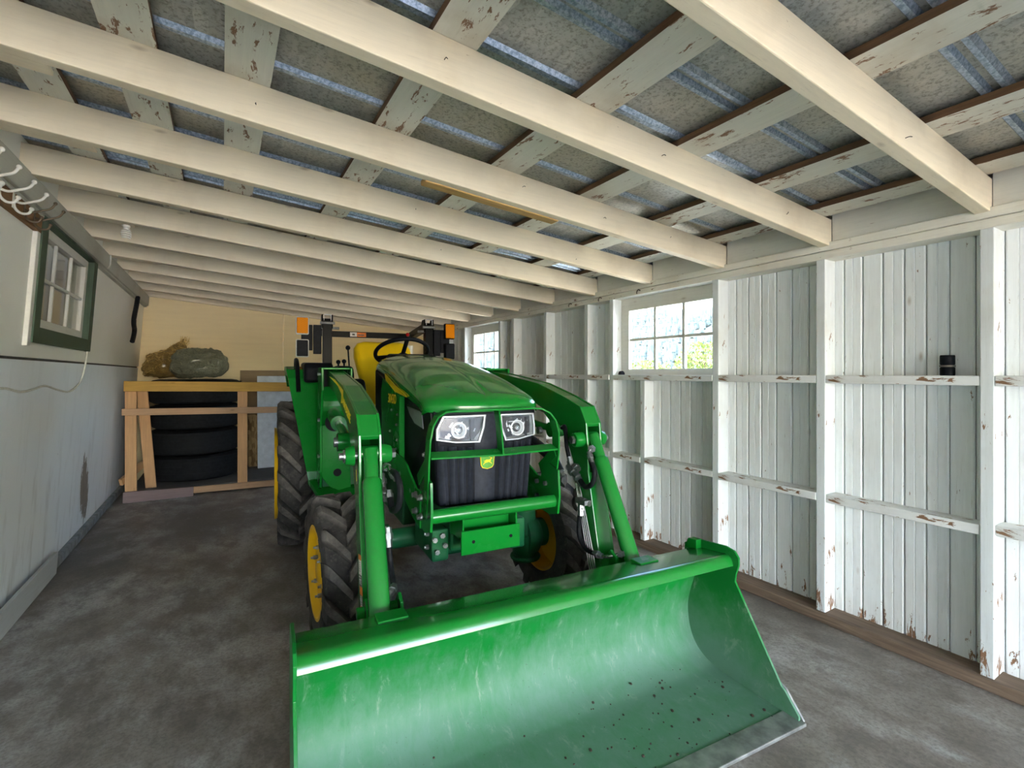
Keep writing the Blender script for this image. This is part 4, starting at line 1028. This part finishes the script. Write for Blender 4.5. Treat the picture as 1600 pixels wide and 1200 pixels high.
# ---- bucket (one part with sub-parts)
X0, X1 = -.822, .884
inner = [(-.885, .478), (-.865, .38), (-.838, .30), (-.822, .225), (-.828, .15), (-.850, .09), (-.89, .045), (-.95, .020), (-1.03, .012), (-1.345, .012)]
inner = [(p.x, p.y) for p in catmull([Vector((a, b, 0)) for a, b in inner], 4)]
outer = [(-1.345, .004)]+[(a+.010 if a > -1.0 else a, max(b-.008, .004) if a < -.85 else b) for a, b in inner[::-1][1:]]
bk = MB(); ni = len(inner)
vs = [(x, a, b) for x in (X0+.008, X1-.008) for a, b in inner]
bk.add(vs, [(i, i+1, ni+i+1, ni+i) for i in range(ni-1)])
vs = [(x, a+.010*(1 if a > -.95 else 0), b-(.009 if b < .1 else 0)) for x in (X0+.008, X1-.008) for a, b in inner]
bk.add(vs, [(i, i+1, ni+i+1, ni+i) for i in range(ni-1)])
bucket = B_(bk, 'loader_bucket', 'bucket', smooth=40)
lipm = MB()
lp = [(-.868, .47), (-.868, .505), (-.905, .512), (-1.030, .527), (-1.046, .526), (-1.058, .519), (-1.066, .506), (-1.071, .488), (-1.060, .486), (-1.052, .503), (-1.035, .516), (-.91, .501), (-.885, .492), (-.885, .47)]
lipm.prism(lp, 'x', X0+.006, X1-.006); B_(lipm, 'top_lip', 'gloss_green', bucket, smooth=35)
side = [(-.800, .505), (-.88, .545), (-1.03, .560), (-1.075, .552), (-1.096, .528), (-1.096, .495), (-1.082, .455), (-1.078, .425), (-1.285, .105), (-1.30, .095), (-1.355, .030), (-1.355, .004), (-.92, .004), (-.85, .05), (-.806, .14), (-.800, .24)]
for x in (X0, X1-.010):
    mb = MB(); mb.prism(side, 'x', x, x+.010); B_(mb, 'side_plate', 'bucket', bucket, bevel=.002)
mb = MB(); mb.box(X0-.006, X1+.006, -1.375, -1.29, .002, .0155)
for x in (X0-.008, X1-.002): mb.prism([(-1.275, .112), (-1.30, .10), (-1.37, .018), (-1.31, .016), (-1.24, .06)], 'x', x, x+.010)
B_(mb, 'cutting_edge', 'worn_steel', bucket, bevel=.003)
bkt = MB()
for s in (-1, 1):
    for xo in (.470, .585): bkt.prism([(-.815, .08), (-.80, .50), (-.76, .52), (-.70, .46), (-.66, .14), (-.70, .07)], 'x', s*xo, s*xo+.012); bkt.mark()
    bkt.box(min(s*.478, s*.575), max(s*.478, s*.575), -.950, -.885, .511, .523); bkt.mark()
    bkt.cyl((s*.46, -.745, .465), (s*.61, -.745, .465), .020, 12); bkt.mark(); bkt.cyl((s*.46, -.72, .14), (s*.61, -.72, .14), .022, 12); bkt.mark()
bkt.prism([(-.90, .50), (-.90, .55), (-.85, .545), (-.83, .50)], 'x', X1-.04, X1-.004)
each(bkt, 'bucket_bracket', 'green', bucket, bevel=.003)
dirt = MB(); rr = random.Random(4)
for k in range(85):
    x = rr.uniform(.1, .84) if k % 3 else rr.uniform(-.5, .8); y_ = rr.uniform(-1.30, -.93); r = rr.choice((.002, .003, .004, .006))
    z_ = .012 if y_ < -1.03 else .013+(y_+1.03)*.2 if y_ < -.95 else .03
    dirt.sphere((x, y_, z_+r*.4), r, 6, 4, (1, rr.uniform(.7, 1.4), .7))
o = B_(dirt, 'dirt_crumbs', 'nail', bucket); o['kind'] = 'stuff'
# ---- fenders, platform
for s in (-1, 1):
    fd = MB()
    prof = [(2.10, 1.22), (1.98, 1.335), (1.85, 1.358), (1.30, 1.352), (1.20, 1.33), (1.13, 1.27), (1.03, .95), (.93, .66), (.92, .60), (.96, .60), (1.10, .93), (1.20, 1.20), (1.30, 1.28), (1.85, 1.30), (2.08, 1.19)]
    # outer edge leans in toward the platform
    def fx(z): return .665+.125*min(1, max(0, (z-.60)/.72))
    n = len(prof)
    vs = [(s*.40, a, b) for a, b in prof]+[(s*fx(b), a, b) for a, b in prof]
    fd.add(vs, [(i, (i+1) % n, n+(i+1) % n, n+i) for i in range(n)]+[tuple(range(7))+tuple(range(8, n)), tuple(range(n, 2*n))])
    fend = B_(fd, 'fender', 'green', bevel=.010, bseg=3)
    pf = MB(); pf.hexa([(s*.25, .40, .545), (s*.60, .55, .50), (s*.668, .95, .575), (s*.25, 1.05, .575), (s*.25, .40, .575), (s*.60, .55, .53), (s*.668, .95, .612), (s*.25, 1.05, .612)])
    B_(pf, 'foot_platform', 'green', bevel=.004)
    co = MB(); co.prism([(1.03, 1.24), (1.03, 1.345), (1.06, 1.375), (1.5, 1.385), (1.5, 1.30), (1.20, 1.24)], 'x', s*.50, s*.685)
    if s > 0: continue
    cov = B_(co, 'fender_cover', 'black_plastic', bevel=.02, bseg=3)
    hn = MB(); hn.tube([(s*.725, 1.36, 1.345), (s*.725, 1.30, 1.40), (s*.722, 1.18, 1.36), (s*.72, 1.115, 1.26), (s*.718, 1.08, 1.18)], .014, 10, smooth=5); B_(hn, 'grab_handle', 'black_plastic', smooth=60)
    if s < 0:
        lbm = MB(); lbm.obox((-.585, 1.035, 1.0), (.035, .004, .075), Matrix.Rotation(math.radians(-17), 3, 'X')); B_(lbm, 'fender_label', 'grey_lens', fend, label='pale label')
# ---- dash, steering, seat, levers
da = MB(); da.prism([(.74, 1.05), (.72, 1.36), (.78, 1.425), (.90, 1.44), (1.02, 1.38), (1.04, 1.05)], 'x', -.17, .17); B_(da, 'dashboard', 'black_plastic', bevel=.03, bseg=4)
SW = Vector((.005, 1.175, 1.462)); tl = math.radians(-28)
Rm = Matrix.Rotation(tl, 3, 'X')
sw = MB(); ring = [SW+Rm @ Vector((.195*math.cos(2*PI*k/40), .195*math.sin(2*PI*k/40), 0)) for k in range(40)]
sw.tube(ring, .015, 10, closed=True)
sw.lathe([(-.03, .035), (.0, .045), (.012, .03)], SW+Rm @ Vector((0, 0, -.03)), Rm @ Vector((0, 0, 1)), 20)
for a in (90+62, 90-62, 270): 
    an = math.radians(a); sw.tube([SW+Rm @ Vector((0, 0, -.03)), SW+Rm @ Vector((.19*math.cos(an), .19*math.sin(an), 0))], .016, 8)
sw.cyl(SW+Rm @ Vector((0, 0, -.03)), SW+Rm @ Vector((0, 0, -.25)), .03, 14)
B_(sw, 'steering_wheel', 'black_plastic', smooth=60)
st = MB(); rows = []
for (z, w, yb, d) in ((1.02, .15, 1.66, .10), (1.08, .17, 1.69, .11), (1.18, .195, 1.76, .11), (1.32, .225, 1.82, .11), (1.44, .248, 1.865, .10), (1.52, .245, 1.89, .085), (1.565, .215, 1.905, .06), (1.582, .16, 1.915, .03)):
    ro = []
    for k in range(32):
        a = 2*PI*k/32; c_, s_ = math.cos(a), math.sin(a)
        x = math.copysign(abs(c_)**.55, c_)*w; yy_ = math.copysign(abs(s_)**.6, s_)*d
        if s_ < 0: yy_ += .028*(1-(abs(x)/w)**2)     # dished cushion
        ro.append((x-.0, yb+yy_, z))
    rows.append(ro)
vs = [p for r in rows for p in r]; nr = len(rows)
st.add(vs, [(i*32+k, i*32+(k+1) % 32, (i+1)*32+(k+1) % 32, (i+1)*32+k) for i in range(nr-1) for k in range(32)]+[tuple(range(32)), tuple(range((nr-1)*32, nr*32))])
st.box(-.23, .23, 1.30, 1.72, .96, 1.05)
seat = B_(st, 'seat', 'seat_yellow', smooth=50)
tg = MB(); tg.cyl((.245, 1.87, 1.475), (.245, 1.87, 1.555), .026, 16); B_(tg, 'document_tube', 'white_label', smooth=40)
lv = MB()
for (p, q, kn) in (((-.30, 1.62, 1.10), (-.318, 1.70, 1.515), .02), ((-.44, 1.25, 1.2), (-.45, 1.2, 1.385), .016), ((-.40, 1.25, 1.2), (-.41, 1.2, 1.39), .016)):
    lv.tube([p, q], .006, 8); lv.sphere(q, kn, 10, 8); lv.mark()
each(lv, 'control_lever', 'black_plastic', smooth=50)
cn = MB(); cn.prism([(1.05, 1.12), (1.03, 1.29), (1.08, 1.355), (1.4, 1.36), (1.45, 1.30), (1.45, 1.1)], 'x', -.47, -.36); cn.prism([(.85, 1.05), (.84, 1.20), (.90, 1.265), (1.05, 1.265), (1.1, 1.05)], 'x', -.40, -.31)
B_(cn, 'control_console', 'black_plastic', bevel=.025, bseg=3)
# ---- roll bar with lights
rp = MB()
def sqtube(mb, a, b, w):
    mb.bar(a, b, w, w, (0, 1, 0))
for s in (-1, 1):
    x = s*.452
    rp.bar((x, 2.0, .80), (x, 2.0, 1.74), .075, .075, (0, 1, 0))
    rp.prism([(1.965, 1.70), (1.965, 1.815), (2.06, 1.815), (2.10, 1.76), (2.04, 1.68)], 'x', x-.045, x-.036); rp.prism([(1.965, 1.70), (1.965, 1.815), (2.06, 1.815), (2.10, 1.76), (2.04, 1.68)], 'x', x+.036, x+.045)
    rp.bar((x, 2.04, 1.755), (s*.44, 2.58, 1.70), .065, .065)
rp.tube([(-.44, 2.60, 1.695), (.44, 2.60, 1.695)], .040, 4)
rops = B_(rp, 'roll_bar', 'black_paint', bevel=.006)
rm = MB()
for s in (-1, 1):
    x = s*.452
    rm.bar((x-.028, 1.962, 1.81), (x+.028, 1.962, 1.81), .006, .006); rm.bar((x-.028, 1.962, 1.76), (x-.028, 1.962, 1.81), .005, .005); rm.bar((x+.028, 1.962, 1.76), (x+.028, 1.962, 1.81), .005, .005)
    rm.mark(); rm.tube([(x-s*.10, 2.0, 1.70), (x+s*.06, 2.0, 1.70)], .011, 8); rm.mark(); rm.tube([(x-s*.06, 1.97, 1.74), (x+s*.06, 1.97, 1.74)], .012, 8); rm.mark()
each(rm, 'hinge_hardware', 'worn_steel', rops)
kb_ = MB(); kb_.sphere((.33, 2.3, 1.69), .02, 10, 8); B_(kb_, 'red_knob', 'red', rops)
wl_ = MB(); wl_.box(-.185, -.12, 2.556, 2.559, 1.672, 1.715, 0); wl_.box(-.12, -.03, 2.556, 2.559, 1.672, 1.715, 1); wl_.box(-.11, -.05, 2.555, 2.558, 1.684, 1.695, 2); wl_.box(-.165, -.14, 2.555, 2.558, 1.685, 1.702, 2)
B_(wl_, 'roll_bar_label', ['white_label', 'orange_label', 'label_grey'], rops)
for s in (-1, 1):
    xc = s*.652
    br = MB(); br.box(min(s*.57, s*.66), max(s*.57, s*.66), 1.985, 1.995, 1.50, 1.72); br.prism([(1.97, 1.47), (1.97, 1.72), (2.0, 1.72), (2.03, 1.6), (2.0, 1.47)], 'x', s*.50, s*.565); B_(br, 'light_bracket', 'black_plastic' , rops, bevel=.004)
    for (z0, z1, m, nm) in ((1.633, 1.783, 'amber', 'indicator_lens'), (1.440, 1.592, 'grille_black', 'tail_lamp_lens')):
        hsg = MB(); hsg.box(xc-.051, xc+.051, 1.945, 1.995, z0, z1)
        lamp = B_(hsg, 'warning_lamp', ('black_plastic' if s > 0 else 'white_label'), bevel=.012, bseg=3)
        ln = MB(); ln.box(xc-.044, xc+.044, 1.935, 1.950, z0+.008, z1-.008); B_(ln, nm, m, lamp, bevel=.008, bseg=3)
# ================================================================== OUTSIDE
gd_ = MB(); gd_.add([(-60, -60, -.03), (60, -60, -.03), (60, 8, -.03), (-60, 8, -.03)], [(0, 1, 2, 3)]); 
tag(gd_.build('ground', M['gravel']), 'pale gravel yard outside the shed', 'ground', kind='structure')
md = MB(); md.add([(3.4, 8, -.05), (400, 8, -.05), (400, 420, -.05), (3.4, 420, -.05)], [(0, 1, 2, 3)]); md.add([(60, -60, -.05), (400, -60, -.05), (400, 8, -.05), (60, 8, -.05)], [(0, 1, 2, 3)])
tag(md.build('ground_meadow', M['meadow']), 'meadow seen through the right wall windows', 'ground', kind='structure')
rnd = random.Random(11)
def ridge(a): return 34+10*math.sin(a*7.0+.6)+5*math.sin(a*17+1)+2.5*math.sin(a*41)
hl = MB(); vs = []; NA, NR = 90, 10
def hillpt(a, q):
    R_ = 190+q*150; h = ridge(a)*math.sin(min(1, q*1.0)*PI/2)**1.3
    return Vector((R_*math.sin(a), R_*math.cos(a), -1+h))
A0, A1 = math.radians(5), math.radians(110)
for i in range(NA+1):
    a = A0+(A1-A0)*i/NA
    for k in range(NR+1): vs.append(hillpt(a, k/NR))
hl.add(vs, [(i*(NR+1)+k, i*(NR+1)+k+1, (i+1)*(NR+1)+k+1, (i+1)*(NR+1)+k) for i in range(NA) for k in range(NR)])
tag(hl.build('hills', M['hill_cover'], smooth=180), 'wooded hill far beyond the right wall windows', 'hill', kind='structure')
cf = MB()
for k in range(1500):
    a = rnd.uniform(math.radians(22), math.radians(66)); q = rnd.uniform(.05, 1)
    p = hillpt(a, q); h = rnd.uniform(5, 10); r = h*.19
    for j in range(2):
        z0, z1 = (.1, .7) if j == 0 else (.42, 1)
        rr_ = r if j == 0 else r*.66; b = len(cf.v)
        cf.add([p+Vector((rr_*math.cos(t*PI/3+k), rr_*math.sin(t*PI/3+k), h*z0)) for t in range(6)]+[p+Vector((0, 0, h*z1))], [(t, (t+1) % 6, 6) for t in range(6)])
o = cf.build('conifer_forest', M['conifer']); tag(o, 'dark conifers covering the far hill outside the windows', 'forest', kind='stuff')
def shrub(x, y, h, r, label, seed):
    rn = random.Random(seed); root = empty('shrub', (x, y, -.05)); tag(root, label, 'shrub')
    lf = MB()
    for k in range(1800):
        d = Vector((rn.gauss(0, 1), rn.gauss(0, 1), rn.gauss(0, 1))).normalized()*rn.random()**.33
        c = Vector((d.x*r, d.y*r, h*.55+d.z*h*.45)); n1 = Vector((rn.uniform(-1, 1), rn.uniform(-1, 1), rn.uniform(-1, 1))).normalized(); n2 = n1.orthogonal().normalized(); n3 = n1.cross(n2); s_ = rn.uniform(.05, .11)
        lf.add([c+n2*s_, c+n3*s_*.5, c-n2*s_, c-n3*s_*.5], [(0, 1, 2, 3)])
    lf.build('foliage', M['leaf'], root)
    tk = MB()
    for k in range(5): tk.tube([(rn.uniform(-.1, .1), rn.uniform(-.1, .1), 0), (rn.uniform(-.5, .5)*r, rn.uniform(-.5, .5)*r, h*.8)], [.05, .015], 6)
    tk.build('stem', M['bark'], root)
shrub(14.2, 10.9, 2.5, 1.0, 'yellow green shrub outside, in the lower right pane of the nearer right window', 1)
shrub(16.5, 15.5, 2.0, 1.3, 'leafy shrub outside, low in the middle of the nearer right window', 2)
# ================================================================== LIGHT, CAMERA
w = bpy.data.worlds.new('sky'); sc.world = w; w.use_nodes = True
nt = w.node_tree; bg = nt.nodes['Background']
sk = nt.nodes.new('ShaderNodeTexSky'); sk.sky_type = 'NISHITA'; sk.sun_disc = False
sk.sun_elevation = math.radians(48); sk.sun_rotation = math.radians(200); sk.air_density = 1.0; sk.dust_density = 1.2; sk.ozone_density = 1.0
nt.links.new(sk.outputs[0], bg.inputs[0]); bg.inputs[1].default_value = .42
sun = bpy.data.lights.new('sun', 'SUN'); sun.energy = 5.0; sun.angle = math.radians(.6); sun.color = (1, .94, .84)
so = bpy.data.objects.new('sun', sun); COL.objects.link(so)
sd = Vector((.35, -.75, -1.0)).normalized()      # from behind the shed, lighting the yard in front
so.rotation_euler = sd.to_track_quat('-Z', 'Y').to_euler()
cam = bpy.data.cameras.new('camera'); co = bpy.data.objects.new('camera', cam); COL.objects.link(co)
cam.sensor_width = 36; cam.lens = 755/1600*36; cam.shift_y = -16/1600; cam.clip_start = .02; cam.clip_end = 2000
YAW = math.atan(452/755)
co.location = (0, 0, 1.3); co.rotation_euler = (PI/2, 0, -YAW)
sc.camera = co
sc.view_settings.view_transform = 'Standard'; sc.view_settings.look = 'None'; sc.view_settings.gamma = 1; sc.view_settings.use_curve_mapping = False
sc.view_settings.exposure = 3.3
sc.cycles.max_bounces = 12; sc.cycles.diffuse_bounces = 8; sc.cycles.transparent_max_bounces = 16
